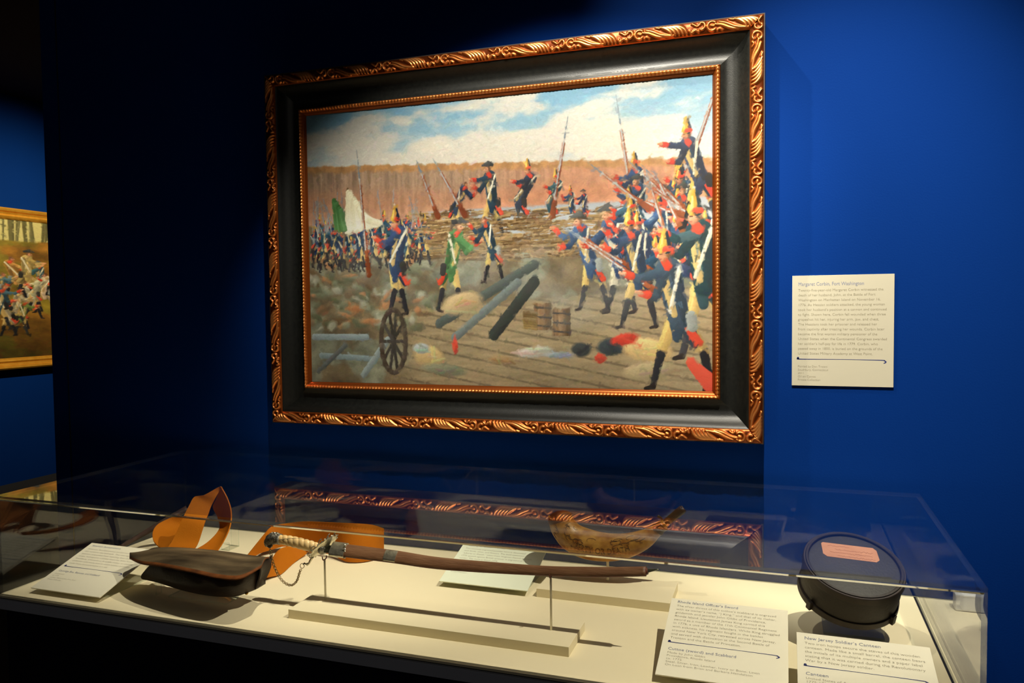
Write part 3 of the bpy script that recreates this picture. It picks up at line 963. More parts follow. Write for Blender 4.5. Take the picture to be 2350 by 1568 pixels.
tag(wl, 'cream text panel on the blue wall to the right of the large painting', 'label')

# ------------------------------------------------------------------ display case
CX0, CX1, CY0, CY1, DZ, GT = -1.6151, 0.2719, 1.2293, 1.8056, 0.9347, 1.1522
TH = 0.0065
case = empty('display_case', ((CX0 + CX1) / 2, (CY0 + CY1) / 2, 0))
ox, oy = case.location.x, case.location.y
def cb(name, lo, hi, m, bevel=0.0, mats=None, fmat=None):
    return box(name, (lo[0] - ox, lo[1] - oy, lo[2]), (hi[0] - ox, hi[1] - oy, hi[2]), m, case, bevel, mats, fmat)
cb('base_cabinet', (CX0 + .01, CY0 + .010, 0.09), (CX1 - .01, CY1 + .02, DZ - .030), M['case'])
cb('toe_kick', (CX0 + .05, CY0 + .06, 0), (CX1 - .05, CY1 + .01, .09), M['gap'])
cb('trim_lip', (CX0 - .002, CY0 - .004, DZ - .030), (CX1 + .002, CY1 + .022, DZ - .0085), M['lip'], .0006)
cb('shadow_gap', (CX0 + .002, CY0 + .002, DZ - .0085), (CX1 - .002, CY1 + .015, DZ - .0045), M['gap'])
cb('deck_panel', (CX0, CY0 - .0035, DZ - .0045), (CX1, CY1, DZ), M['deck'], .0003)
ac, ae, aj = M['acrylic'], M['acr_edge'], M['edge_mirror']
# faces: bottom, top, front, right, back, left
cb('top_pane', (CX0, CY0, GT - TH), (CX1, CY1, GT), None, mats=[M['acrylic_in'], ae, M['acrylic_top']], fmat=[0, 2, 1, 1, 1, 1])
cb('front_pane', (CX0, CY0, DZ), (CX1, CY0 + TH, GT - TH - .0002), None, mats=[ac, ae], fmat=[1, 1, 0, 1, 0, 1])
cb('back_pane', (CX0, CY1 - TH, DZ), (CX1, CY1, GT - TH - .0002), None, mats=[ac, ae], fmat=[1, 1, 0, 1, 0, 1])
cb('side_pane', (CX0, CY0 + TH, DZ), (CX0 + TH, CY1 - TH, GT - TH - .0002), None, mats=[ac, ae], fmat=[1, 1, 1, 0, 1, 0])
cb('side_pane', (CX1 - TH, CY0 + TH, DZ), (CX1, CY1 - TH, GT - TH - .0002), None, mats=[ac, ae], fmat=[1, 1, 1, 0, 1, 0])
# added mirror strip: stands in for the edge's internal reflection of the deck
zt_, zb_ = GT - TH - .0004, GT - TH - .0046
V = [(CX0 + .004, CY0 + .0006, zt_), (CX1 - .004, CY0 + .0006, zt_), (CX1 - .004, CY0 + .0050, zb_), (CX0 + .004, CY0 + .0050, zb_), (CX0 + .004, CY0 + .0056, zt_), (CX1 - .004, CY0 + .0056, zt_)]
V = [(x - ox, y - oy, z) for x, y, z in V]
mesh_obj('edge_reflector', V, [(0, 1, 2, 3), (4, 3, 2, 5), (0, 4, 5, 1), (0, 3, 4), (1, 5, 2)], aj, case)
cb('black_gasket', (CX1 - TH - .0035, CY0 + TH, DZ), (CX1 - TH, CY1 - TH, DZ + .0012), M['gap'])
tag(case, 'long low museum display case with clear acrylic cover and cream deck under the painting', 'display case')

# ------------------------------------------------------------------ risers and rods
def riser(name, lo, hi, label, group=None):
    o = box(name, lo, hi, M['riser'], bevel=.0006)
    return tag(o, label, 'riser', group)
RZ = DZ + .018
riser('sword_riser', (-0.9280, 1.3085, DZ), (-0.3512, 1.4262, RZ), 'long narrow cream riser block under the sword')
riser('horn_riser', (-0.4905, 1.5660, DZ), (-0.2100, 1.6900, RZ), 'short cream riser block under the powder horn')

def rod(name, x, y, z0, z1, r, label, prong=True, cat='display rod'):
    e = empty(name, (x, y, z0))
    tube('shaft', [(0, 0, 0), (0, 0, (z1 - z0) / 2), (0, 0, z1 - z0)], r, M['rod'], e, n=4, seg=12)
    if prong:
        h = z1 - z0
        tube('prong', [(0, .007, h + .006), (0, .006, h + .001), (0, 0, h), (0, -.006, h + .001), (0, -.0085, h + .008)], [.0012] * 5, M['scab_edge'], e, n=18, seg=8)
    return tag(e, label, cat)
rod('display_rod', -0.8859, 1.3771, RZ, 1.036, .0021, 'thin cream rod holding up the sword behind its guard')
rod('display_rod', -0.4011, 1.3701, RZ, 1.0515, .0021, 'thin cream rod holding up the leather scabbard near its tip')
rod('display_rod', -0.3558, 1.6550, RZ, 0.998, .0030, 'short cream rod holding up the powder horn', prong=False)

# ------------------------------------------------------------------ text cards on clear wedges
def card(name, x, y, w, z0, zb, depth, heading, body, sub, credit, label, mt='card', head_w=.1, body_w=.17, sub_w=.1, cred_w=.1,
         hs=.0105, bs=.0078, pitch=.0102, top=.012, rule=True):
    slope = math.atan2(zb - z0, depth)
    Ls = math.hypot(depth, zb - z0)
    e = empty(name, (x, y, z0))
    e.rotation_euler = (slope, 0, 0)
    box('card_sheet', (0, 0, 0), (w, Ls, .0022), M[mt], e, bevel=.0002)
    zt = .0024
    yy = Ls - top
    text_mesh('heading_text', heading, hs, M['ink_head'], e, .012, yy, zt, width=head_w)
    yy -= .0135
    if body:
        nb = body.count('\n') + 1
        text_mesh('body_text', body, bs, M['ink'], e, .012, yy, zt, width=body_w, pitch=pitch, offset=-.00010)
        yy -= nb * pitch + .0045
    if rule:
        rule_mesh(e, .012, w - .014, yy, zt, M['ink_blue'])
        yy -= .0145
    if sub:
        text_mesh('title_text', sub, hs * .95, M['ink_head'], e, .012, yy, zt, width=sub_w)
        yy -= .0115
    if credit:
        nc = credit.count('\n') + 1
        text_mesh('credit_text', credit, bs * .86, M['ink'], e, .012, yy, zt, width=cred_w, pitch=pitch * .74, offset=-.00010)
    # clear bent mount: sloped sheet, back leg and foot, thickness 3 mm
    t = .003
    prof = [(.010, -.0004), (Ls - .004, -.0004)]
    c, s_ = math.cos(slope), math.sin(slope)
    def loc(yw, zw):  # world offset -> local
        return (yw * c + zw * s_, -yw * s_ + zw * c)
    hb = zb - DZ - .0006
    dB = depth - .004
    # back leg down to the deck, then foot forward
    P0 = loc(dB, zb - z0 - .0012)
    P1 = loc(dB, DZ + .0006 - z0)
    P1i = loc(dB - t, DZ + .0006 + t - z0)
    P0i = loc(dB - t, zb - z0 - .0012 - t)
    F0 = loc(.030, DZ + .0006 - z0); F0i = loc(.030, DZ + .0006 + t - z0)
    A0 = (.008, -.0004); A0i = (.008, -.0004 - t)
    ring = [A0, P0, P1, F0, F0i, P1i, P0i, A0i]
    V = [(.012, q[0], q[1]) for q in ring] + [(w - .012, q[0], q[1]) for q in ring]
    n = len(ring)
    F = [(i, (i + 1) % n, n + (i + 1) % n, n + i) for i in range(n)]
    fm = [0] * n
    quads = [(0, 1, 6, 7), (1, 2, 5, 6), (2, 3, 4, 5)]
    F += quads + [tuple(n + i for i in q[::-1]) for q in quads]
    fm += [1] * 6
    for i in (3, 7):
        fm[i] = 1
    mesh_obj('clear_mount', V, F, None, e, mats=[M['mount'], M['mount_edge']], fmat=fm)
    return tag(e, label, 'label')

ZF = DZ + .011
card('text_card', -1.5510, 1.2560, .194, ZF, .9975, .163, 'American Accoutrements',
     'American Revolutionaries carried muskets\nthat varied in size and style. This cartridge box and\nbayonet, suspended from matching linen shoulder\nstraps, belonged to a soldier from the Stiles family of\nSouthbury, Connecticut. A saddle maker, or another\ncraftsman who knew how to stitch leather, probably\nmade these accoutrements as a set.',
     'Cartridge Box, Bayonet, and Scabbard', 'Connecticut\nca. 1775\nLeather, Wood, Linen, Iron, Steel\nPrivate Collection',
     'cream text card at the left end of the case, beside the cartridge pouch', head_w=.086, body_w=.168, sub_w=.118, cred_w=.074,
     hs=.0082, bs=.0064, pitch=.0092, top=.007)
card('text_card', -0.7130, 1.5600, .2045, ZF, .9885, .148, '\u201cLiberty or Death\u201d Powder Horn',
     'This ornately engraved powder horn is decorated\nwith birds, vines, and flowers. The bold statement\n\u201cLiberty or Death,\u201d taken from Virginian Patrick Henry\u2019s\n1775 speech against British tyranny, is engraved at its\ncenter. The horn is dated 1776.',
     'Powder Horn', '1776\nHorn (cow), Wood, Brass, Ink, Iron\nPrivate Collection',
     'pale green text card partly hidden behind the middle of the sword', 'card_green', head_w=.118, body_w=.168, sub_w=.05, cred_w=.078,
     hs=.0090, bs=.0072, pitch=.0098, top=.006)
card('text_card', -0.1940, 1.2640, .2060, ZF, .9975, .208, 'Rhode Island Officer\u2019s Sword',
     'The silver throat of this cuttoe\u2019s scabbard is engraved\nwith its owner\u2019s name, \u201cJ King,\u201d and that of its maker,\ngoldsmith and jeweler John Gibbs of Providence,\nRhode Island. Lieutenant James King carried this\nsword as a member of the 11th Continental Regiment\nin 1776, a unit of Rhode Islanders. While King struggled\nwith sickness, his regiment fought in the battles\naround New York City, retreated across New Jersey,\nand served with distinction at the Second Battle of\nTrenton and the Battle of Princeton.',
     'Cuttoe (sword) and Scabbard', 'Made by John Gibbs\nProvidence, Rhode Island\nca. 1775\nSteel, Silver, Iron, Leather, Ivory or Bone, Linen\nOn Loan from Brian and Barbara Hendelson',
     'cream text card with ten lines of text to the right of the sword riser', head_w=.108, body_w=.180, sub_w=.112, cred_w=.150, hs=.0105, bs=.0082, pitch=.01035, top=.006)
card('text_card', 0.0250, 1.2440, .2000, DZ + .0235, .9975, .135, 'New Jersey Soldier\u2019s Canteen',
     'Two iron hoops secure the staves of this wooden\ncanteen. Made like a small barrel, the canteen bears\nthe initials of its multiple owners and a paper label\nstating that it was carried during the Revolutionary\nWar by a New Jersey soldier.',
     'Canteen', 'United States of America\n1775-1783',
     'cream text card in front of the round canteen', head_w=.115, body_w=.176, sub_w=.033, cred_w=.080, hs=.0105, bs=.0082, pitch=.0103, top=.009)

# ------------------------------------------------------------------ cartridge pouch
CAMP = np.array([0, 0, 1.55])
def sc(P, k):    # move a group nearer or farther at true scale
    return (np.asarray(P, float) - CAMP) * k + CAMP
K1 = .955
FLAP_B = sc([(-1.4171, 1.4, 0.9895), (-1.4004, 1.43, 0.9921), (-1.3523, 1.44, 1.0007), (-1.2652, 1.44, 1.0056), (-1.1809, 1.44, 1.0063), (-1.1068, 1.435, 1.0059), (-1.0523, 1.42, 1.0118)], K1)
FLAP_F = sc([(-1.4046, 1.385, 0.9922), (-1.3352, 1.35, 0.9978), (-1.2621, 1.33, 1.0054), (-1.1638, 1.31, 1.0084), (-1.0935, 1.305, 1.0053), (-1.0436, 1.31, 1.0079), (-1.0278, 1.36, 1.0169)], K1)
BODY_T = sc([(-1.3534, 1.4, 0.9763), (-1.2881, 1.37, 0.9882), (-1.2108, 1.35, 0.9936), (-1.1381, 1.345, 0.9922), (-1.0808, 1.35, 0.9945), (-1.0597, 1.38, 1.0009), (-1.0555, 1.415, 1.0082)], K1)
BODY_M = sc([(-1.3821, 1.4, 0.9472), (-1.3036, 1.375, 0.9566), (-1.2073, 1.345, 0.967), (-1.1347, 1.34, 0.9698), (-1.0815, 1.35, 0.9721), (-1.0603, 1.38, 0.9801), (-1.0603, 1.415, 0.9963)], K1)
BODY_B = sc([(-1.395, 1.41, 0.9304), (-1.3306, 1.39, 0.9358), (-1.2469, 1.375, 0.9322), (-1.1724, 1.37, 0.9306), (-1.1137, 1.375, 0.9335), (-1.0858, 1.39, 0.9408), (-1.0703, 1.41, 0.9498)], K1)
bag = empty('cartridge_pouch', (-1.17, 1.30, DZ))
BO = np.array(bag.location)
n = 60
Fb, Ff = spline(FLAP_B, n) - BO, spline(FLAP_F, n) - BO
t = np.linspace(0, 1, 14)[None, :, None]
G = Fb[:, None] * (1 - t) + Ff[:, None] * t
G[..., 2] += 0.006 * np.sin(np.pi * t[..., 0]) - 0.004 * t[..., 0] ** 4
topg = G; botg = G - np.array([0, 0, .0032])
ring = np.concatenate([topg, botg[:, ::-1]], 1)
# leather flap with a worn lighter rim
V = ring.reshape(-1, 3); s_ = ring.shape[1]
F = []; fm = []
for i in range(n - 1):
    for j in range(s_):
        k = (j + 1) % s_
        F.append((i * s_ + j, (i + 1) * s_ + j, (i + 1) * s_ + k, i * s_ + k))
        fm.append(1 if j in (12, 13, 14) else 0)
F.append(tuple(range(s_))); fm.append(1)
F.append(tuple((n - 1) * s_ + j for j in range(s_ - 1, -1, -1))); fm.append(1)
mesh_obj('flap', V, F, None, bag, True, mats=[M['flap'], M['flap_edge']], fmat=fm)
T1, M1, B1 = spline(BODY_T, n) - BO, spline(BODY_M, n) - BO, spline(BODY_B, n) - BO
back = np.array([0, .055, 0])
wav = np.array([0, -1, 0.0])
rings = []
for i in range(n):
    x = i / (n - 1)
    wv = .0035 * math.sin(x * 17) + .002 * math.sin(x * 41 + 1)
    q = [T1[i] + (0, .004, .003), T1[i] * .55 + M1[i] * .45 + wav * (.004 + wv), M1[i] + wav * (.006 - wv), M1[i] * .45 + B1[i] * .55 + wav * (.004 + wv * .6), B1[i],
         B1[i] + (0, .018, -.002), B1[i] + (0, .045 * (1 - x * .6), .004), M1[i] + back * (1 - x * .6), T1[i] + back * (1 - x * .6) + (0, 0, .004)]
    rings.append(q)
loft('pouch_body', rings, M['leather_dark'], bag)
# end gusset: folded leather wing at the right end
gA = sc([(-1.0570, 1.420, 1.0120), (-1.0523, 1.425, .9950), (-1.0620, 1.425, .9700), (-1.0750, 1.420, .9470)], K1) - BO
gB = sc([(-1.0330, 1.362, 1.0150), (-1.0420, 1.375, .9950), (-1.0560, 1.385, .9700), (-1.0760, 1.400, .9450)], K1) - BO
ribbon('end_gusset', gA, gB, M['leather_dark'], .003, bag, n=24, bow=.006)
bt = sc([(-1.0885, 1.388, .9400)], K1)[0] - BO
o = lathe('brass_button', [(0.0001, .003), (.002, .0032), (.0035, .002), (.004, 0), (.003, -.0012), (.0001, -.0015)], M['brass'], bag, seg=18)
o.rotation_euler = (math.radians(60), 0, 0); o.location = bt
tag(bag, 'dark brown leather cartridge pouch with worn flap at the left of the case', 'pouch')

# clear stand under the pouch
def clear_stand(name, boxes, loc, label):
    e = empty(name, loc)
    for lo, hi in boxes:
        V, F = box_data(lo, hi)
        dims = [hi[i] - lo[i] for i in range(3)]
        thin = dims.index(min(dims))
        fm = [0 if (thin == 2 and i in (0, 1)) or (thin == 1 and i in (2, 4)) or (thin == 0 and i in (3, 5)) else 1 for i in range(6)]
        mesh_obj('clear_panel', V, F, None, e, mats=[M['mount'], M['mount_edge']], fmat=fm)
    return tag(e, label, 'display stand')
clear_stand('pouch_stand', [((-.08, .02, 0), (.07, .06, .003)), ((-.115, .020, 0), (-.112, .035, .040)), ((-.08, .057, .003), (.07, .060, .024))],
            (-1.165, 1.31, DZ), 'clear acrylic stand under the dark leather pouch')

# ------------------------------------------------------------------ tan shoulder strap of the pouch (upright loop)
K2 = .97
strap = empty('shoulder_strap', (-1.34, 1.50, DZ))
SO = np.array(strap.location)
def rb(name, A, B, parent, O, k=1.0, **kw):
    return ribbon(name, sc(A, k) - O, sc(B, k) - O, M['leather_tan'], parent=parent, **kw)
rb('front_band', [(-1.3769, 1.47, 0.9834), (-1.3816, 1.5, 1.0026), (-1.381, 1.53, 1.0426), (-1.3868, 1.56, 1.067), (-1.3877, 1.58, 1.083), (-1.3611, 1.585, 1.0892), (-1.3332, 1.6, 1.1063), (-1.3239, 1.6, 1.1091)],
   [(-1.2979, 1.47, 0.9906), (-1.311, 1.5, 0.9983), (-1.3189, 1.53, 1.0315), (-1.3307, 1.56, 1.0495), (-1.3378, 1.58, 1.0657), (-1.3323, 1.59, 1.0834), (-1.331, 1.6, 1.0944), (-1.32, 1.6, 1.1061)], strap, SO, K2)
rb('falling_band', [(-1.3239, 1.6, 1.1091), (-1.3076, 1.6, 1.085), (-1.2966, 1.6, 1.0583), (-1.2908, 1.595, 1.0327), (-1.2861, 1.58, 1.0098), (-1.2806, 1.55, 0.9864), (-1.2756, 1.52, 0.9713)],
   [(-1.3281, 1.6, 1.1034), (-1.3502, 1.615, 1.0739), (-1.3700, 1.625, 1.0480), (-1.3600, 1.63, 1.0200), (-1.3400, 1.61, 0.9980), (-1.3328, 1.56, 0.9798), (-1.3486, 1.52, 0.965)], strap, SO, K2, bow=.004)
rb('side_loop', [(-1.4384, 1.52, 0.9627), (-1.5017, 1.56, 0.9662), (-1.5422, 1.6, 0.9751), (-1.5544, 1.63, 0.9855), (-1.5395, 1.65, 0.9965), (-1.5123, 1.66, 1.0077)],
   [(-1.4117, 1.52, 0.9652), (-1.4511, 1.56, 0.9629), (-1.4737, 1.6, 0.9661), (-1.4838, 1.63, 0.9717), (-1.4831, 1.65, 0.9778), (-1.4704, 1.66, 0.9842)], strap, SO, K2, bow=.004)
tag(strap, 'tan leather shoulder strap standing in an upright loop behind the dark pouch', 'strap')
clear_stand('strap_stand', [((-.012, -.02, 0), (.012, .02, .002)), ((-.012, .017, .002), (.012, .020, .050)), ((-.012, -.02, .002), (.012, -.017, .02))], (-1.345, 1.655, DZ), 'small clear acrylic stand behind the upright strap loop')

strap2 = empty('loose_strap', (-1.05, 1.64, DZ))
SO2 = np.array(strap2.location)
rb('upper_band', [(-1.234, 1.57, 0.9461), (-1.2203, 1.6, 0.9751), (-1.2191, 1.63, 0.9907), (-1.2187, 1.66, 1.0013), (-1.1872, 1.68, 1.0063), (-1.1355, 1.68, 1.0149), (-1.0626, 1.665, 1.0225), (-0.9921, 1.65, 1.03), (-0.9495, 1.68, 1.0222), (-0.9465, 1.74, 0.9964)],
   [(-1.2253, 1.575, 0.9421), (-1.2197, 1.61, 0.9471), (-1.2122, 1.64, 0.9464), (-1.1877, 1.66, 0.9516), (-1.1561, 1.67, 0.9481), (-1.1256, 1.67, 0.9398), (-1.0558, 1.665, 0.9435), (-0.9883, 1.64, 0.9382), (-0.9401, 1.675, 0.9372), (-0.9475, 1.74, 0.9441)], strap2, SO2)
rb('lower_band', [(-1.1009, 1.46, 0.9819), (-1.107, 1.5, 0.9758), (-1.143, 1.58, 0.9719), (-1.1542, 1.64, 0.9616), (-1.1362, 1.66, 0.9595)],
   [(-1.1043, 1.46, 0.9459), (-1.1008, 1.49, 0.9402), (-1.0952, 1.52, 0.9369), (-1.1148, 1.6, 0.9363), (-1.119, 1.66, 0.9402)], strap2, SO2)
tag(strap2, 'wide tan leather strap curling along the deck behind the sword hilt', 'strap')

bay = empty('bayonet_scabbard', (-1.54, 1.60, DZ))
BYO = np.array(bay.location)
tube('leather_sheath', np.array([(-1.6040, 1.555, 0.9450), (-1.5625, 1.59, 0.9727), (-1.5188, 1.62, 1.0014), (-1.4831, 1.66, 1.0262)]) - BYO, [.007, .0095, .0115, .013], M['bayonet'], bay, n=30, seg=12, flat=.7)
tube('tip_ball', np.array([(-1.6068, 1.549, 0.9422), (-1.6055, 1.552, 0.9430), (-1.6035, 1.5555, 0.9448)]) - BYO, [.003, .006, .006], M['brass'], bay, n=8, seg=12)
tag(bay, 'dark leather bayonet scabbard slanting up behind the left text card', 'scabbard')

# ------------------------------------------------------------------ sword
sword = empty('officer_sword', (-0.62, 1.373, RZ))
WO = np.array(sword.location)
SW = [(-0.8369, 1.373, 1.0605), (-0.7238, 1.373, 1.0581), (-0.6342, 1.373, 1.0545), (-0.5256, 1.373, 1.0567), (-0.4136, 1.373, 1.0612), (-0.3149, 1.373, 1.0688), (-0.2260, 1.373, 1.0790)]
HW = [.0138, .0132, .0122, .0110, .0094, .0096, .0088]
NSW = 90
c = spline(SW, NSW); hw = spline(HW, NSW)[:, 0]
TILT_C, TILT_S = .74, .67
def blade_rings(c, hw, th):
    T = np.gradient(c, axis=0); T /= np.linalg.norm(T, axis=1)[:, None]
    U = np.stack([-T[:, 2] * TILT_C, np.full(len(c), TILT_S), T[:, 0] * TILT_C], 1)   # blade leans back
    W = np.cross(U, T)
    rings = []
    for i in range(len(c)):
        q = []
        for a in np.linspace(0, 2 * np.pi, 16, endpoint=False):
            ca, sa = math.cos(a), math.sin(a)
            q.append(c[i] + U[i] * hw[i] * np.sign(ca) * abs(ca) ** .75 + W[i] * th * np.sign(sa) * abs(sa) ** .8)
        rings.append(q)
    return np.array(rings)
fmr = []
R_ = blade_rings(c, hw, .0052) - WO
for i in range(NSW - 1):
    for j in range(16):
        fmr.append(1 if j in (7, 8) else 0)
fmr += [0] * 16 + [1] * 16
loft('scabbard', R_, None, sword, True, True, mats=[M['scab'], M['scab_edge']], fmat=fmr)
# seam stitches along the lower edge
for band, (xa, xb) in (('throat_mount', (-.8660, -.8330)), ('middle_band', (-.7440, -.7180))):
    tt = np.linspace(xa, xb, 10)
    cc = np.stack([tt, np.full(10, 1.373), np.interp(tt, [p[0] for p in SW], [p[2] for p in SW])], 1)
    if band == 'throat_mount':
        cc[:, 2] = 1.0605 + (tt + .8369) * -.02
    wv = np.full(10, .0160 if band == 'throat_mount' else .0126)
    ob = loft(band, blade_rings(cc, wv, .0066) - WO, M['silver'], sword, True)
    ob.modifiers.new('edge', 'EDGE_SPLIT').split_angle = math.radians(45)
    if band == 'middle_band':
        ob['label'] = 'worn silver band'
# scalloped collar on the throat
for k in range(7):
    z = 1.0605 - .0125 + k * .0042
    ob = lathe('scallop', [(.0001, .0018), (.0018, .0012), (.0024, 0), (.0001, -.0005)], M['silver'], sword, seg=10)
    ob.rotation_euler = (math.radians(90), 0, 0); ob.location = np.array([-.8325 + .0012 * math.sin(k * 2.2), 1.373 - .0062, z]) - WO
# steel blade: short gap before the throat and the tip beyond the scabbard
bc = spline([(-.8850, 1.373, 1.0595), (-.8700, 1.373, 1.0600), (-.8500, 1.373, 1.0603)], 8)
loft('blade', blade_rings(bc, np.full(8, .0085), .0016) - WO, M['steel'], sword)
bc = spline([(-.2300, 1.373, 1.0790), (-.2180, 1.373, 1.0815), (-.2040, 1.373, 1.0850)], 8)
loft('blade_tip', blade_rings(bc, np.linspace(.0050, .0006, 8), .0012) - WO, M['steel'], sword)
bc = spline([(-.2300, 1.373, 1.0786), (-.2255, 1.373, 1.0792), (-.2230, 1.373, 1.0797)], 4)
loft('end_cap', blade_rings(bc, np.linspace(.0072, .0050, 4), .0050) - WO, M['scab_edge'], sword)
# ivory grip with a rope twist
n = 90
gc = spline([(-0.9905, 1.373, 1.0700), (-0.9607, 1.373, 1.0680), (-0.9292, 1.373, 1.0640), (-0.9020, 1.373, 1.0600), (-.8890, 1.373, 1.0590)], n)
gr = spline([.0093, .0108, .0112, .0102, .0092], n)[:, 0]
Gg = tube_grid(gc, gr, 40)
th = np.linspace(0, 2 * np.pi, 40, endpoint=False)
for i in range(n):
    f = 1 + .17 * (np.abs(np.sin(th - i / (n - 1) * 9.5 * np.pi)) ** .6 - .6)
    Gg[i] = gc[i] + (Gg[i] - gc[i]) * f[:, None] * np.array([1, .8, 1])
loft('ivory_grip', Gg - WO, M['ivory'], sword)
wire = []
for k in range(3):
    pts = []
    for i in range(0, n, 3):
        a = -i / n * 3.0 - k * 2.1
        base = gc[i]; j = int(((a % (2 * np.pi)) / (2 * np.pi)) * 40) % 40
        pts.append(base + (Gg[i][j] - base) * 1.02 - WO)
    if k < 2:
        tube('grip_wire', pts, [.00035] * len(pts), M['silver_dark'], sword, n=70, seg=6)
# pommel: small lion head, chased silver: lumpy swept head with brow, muzzle and mane
pc = spline([(-0.9890, 1.373, 1.0700), (-0.9975, 1.373, 1.0710), (-1.0065, 1.373, 1.0705), (-1.0150, 1.373, 1.0650), (-1.0195, 1.373, 1.0575), (-1.0185, 1.373, 1.0520)], 40)
prr = spline([.0100, .0118, .0122, .0108, .0085, .0040], 40)[:, 0]
Pg = tube_grid(pc, prr, 28)
tt = np.linspace(0, 2 * np.pi, 28, endpoint=False)
for i in range(40):
    f = 1 + .10 * np.sin(tt * 5 + i * .9) * np.sin(i * .75) + .05 * np.sin(tt * 9 - i * .6)
    Pg[i] = pc[i] + (Pg[i] - pc[i]) * f[:, None] * np.array([1, .85, 1])
pom = loft('pommel', Pg - WO, M['silver_dark'], sword)
def ball(name, p, r, m, parent, sx=1, sy=1, sz=1):
    o = lathe(name, [(.0001, -r)] + [(r * math.cos(a), r * math.sin(a)) for a in np.linspace(-1.2, 1.2, 7)] + [(.0001, r)], m, parent, seg=14, angle=80)
    o.location = p; o.scale = (sx, sy, sz)
    return o
for (dx, dz, r) in ((-1.0010, 1.0825, .0024), (-.9940, 1.0815, .0022), (-1.0080, 1.0818, .0020), (-1.0150, 1.0768, .0020), (-1.0215, 1.0700, .0018)):
    ball('mane_curl', np.array([dx, 1.371, dz]) - WO, r, M['silver'], pom)
ball('eye', np.array([-1.0120, 1.3640, 1.0670]) - WO, .0015, M['silver'], pom)
ball('nose', np.array([-1.0235, 1.3700, 1.0560]) - WO, .0022, M['silver'], pom)
tube('jaw', np.array([(-1.0180, 1.370, 1.0545), (-1.0130, 1.369, 1.0525), (-1.0070, 1.369, 1.0560)]) - WO, [.0022, .0026, .0022], M['silver_dark'], pom, n=10, seg=10)
# ferrule
tube('grip_ferrule', np.array([(-.9930, 1.373, 1.0702), (-.9905, 1.373, 1.0701), (-.9880, 1.373, 1.0700)]) - WO, [.0112, .0115, .0110], M['silver_dark'], sword, n=8, seg=24)
# shell guard: dished oval with a pierced scalloped rim, tilted
gd = empty('guard', np.array([-.8830, 1.373, 1.0590]) - WO); gd.parent = sword
cx_, cz_ = -.8830, 1.0590
ax = np.array([.0360, 0, .0330]); ax_len = np.linalg.norm(ax); ax = ax / ax_len       # long axis: down-left to up-right
bx_ = np.array([0.25, .93, -.25]); bx_ -= ax * np.dot(ax, bx_); bx_ /= np.linalg.norm(bx_)
nx_ = np.cross(ax, bx_)
def gp(u, v, w_=0):
    return ax * u + bx_ * v + nx_ * w_
V, F = [], []
rad = [0, .25, .5, .75, .9, 1.0]
seg = 48
for q, r in enumerate(rad):
    for k in range(seg):
        a = 2 * np.pi * k / seg
        sca = 1 + (.10 * abs(math.sin(a * 6)) if q >= 4 else 0)
        V.append(gp(.0350 * r * sca * math.cos(a), .0180 * r * sca * math.sin(a), .006 * r * r))
for q in range(len(rad) - 1):
    for k in range(seg):
        k2 = (k + 1) % seg
        F.append((q * seg + k, q * seg + k2, (q + 1) * seg + k2, (q + 1) * seg + k))
sg = mesh_obj('shell', V, F, M['silver'], gd, True)
md = sg.modifiers.new('solid', 'SOLIDIFY'); md.thickness = .0012
for k in range(12):
    a = 2 * np.pi * k / 12 + .13
    p = gp(.0380 * math.cos(a), .0200 * math.sin(a), .0066)
    ball('rim_bead', p, .0019, M['silver'], gd)
for k in range(10):   # pierced scroll rim
    a = 2 * np.pi * k / 10
    pts = [gp((.037 + .006 * math.sin(b)) * math.cos(a + .14 * math.cos(b)), (.0175 + .005 * math.sin(b)) * math.sin(a + .14 * math.cos(b)), .010 + .002 * math.cos(b)) for b in np.linspace(0, 5.4, 9)]
    tube('scroll', pts, [.0009] * 9, M['silver_dark'], gd, n=22, seg=6)
tube('quillon', [gp(-.036, 0, .006), gp(-.046, 0, .003), gp(-.052, 0, .001), gp(-.056, 0, .0025)], [.0030, .0024, .0020, .0032], M['silver'], gd, n=16, seg=10)
tube('guard_collar', [(-.010, 0, .0012), (-.004, 0, .0006), (.002, 0, 0)], [.0105, .0125, .0100], M['silver_dark'], gd, n=8, seg=20)
# knuckle chain of linked rings
chain = empty('knuckle_chain', (0, 0, 0)); chain.parent = sword
CP = spline([(-1.0100, 1.366, 1.0510), (-1.0046, 1.366, 1.0253), (-0.9925, 1.366, 0.9987), (-0.9789, 1.366, 0.9834), (-0.961, 1.366, 0.978), (-0.947, 1.366, 0.9877), (-0.9391, 1.366, 1.0069), (-0.9346, 1.366, 1.0163)], 400)
seglen = np.concatenate([[0], np.cumsum(np.linalg.norm(np.diff(CP, axis=0), axis=1))])
def torus_data(R, r, sx=1.0, nu=14, nv=6):
    V, F = [], []
    for i in range(nu):
        a = 2 * np.pi * i / nu
        for j in range(nv):
            b = 2 * np.pi * j / nv
            V.append(((R + r * math.cos(b)) * math.cos(a) * sx, (R + r * math.cos(b)) * math.sin(a), r * math.sin(b)))
    for i in range(nu):
        for j in range(nv):
            F.append((i * nv + j, ((i + 1) % nu) * nv + j, ((i + 1) % nu) * nv + (j + 1) % nv, i * nv + (j + 1) % nv))
    return V, F
V, F = torus_data(.0024, .00062, 1.35)
link0 = mesh_obj('chain_link', V, F, M['chain'], chain, True)
pitch = .0036
nl = int(seglen[-1] / pitch)
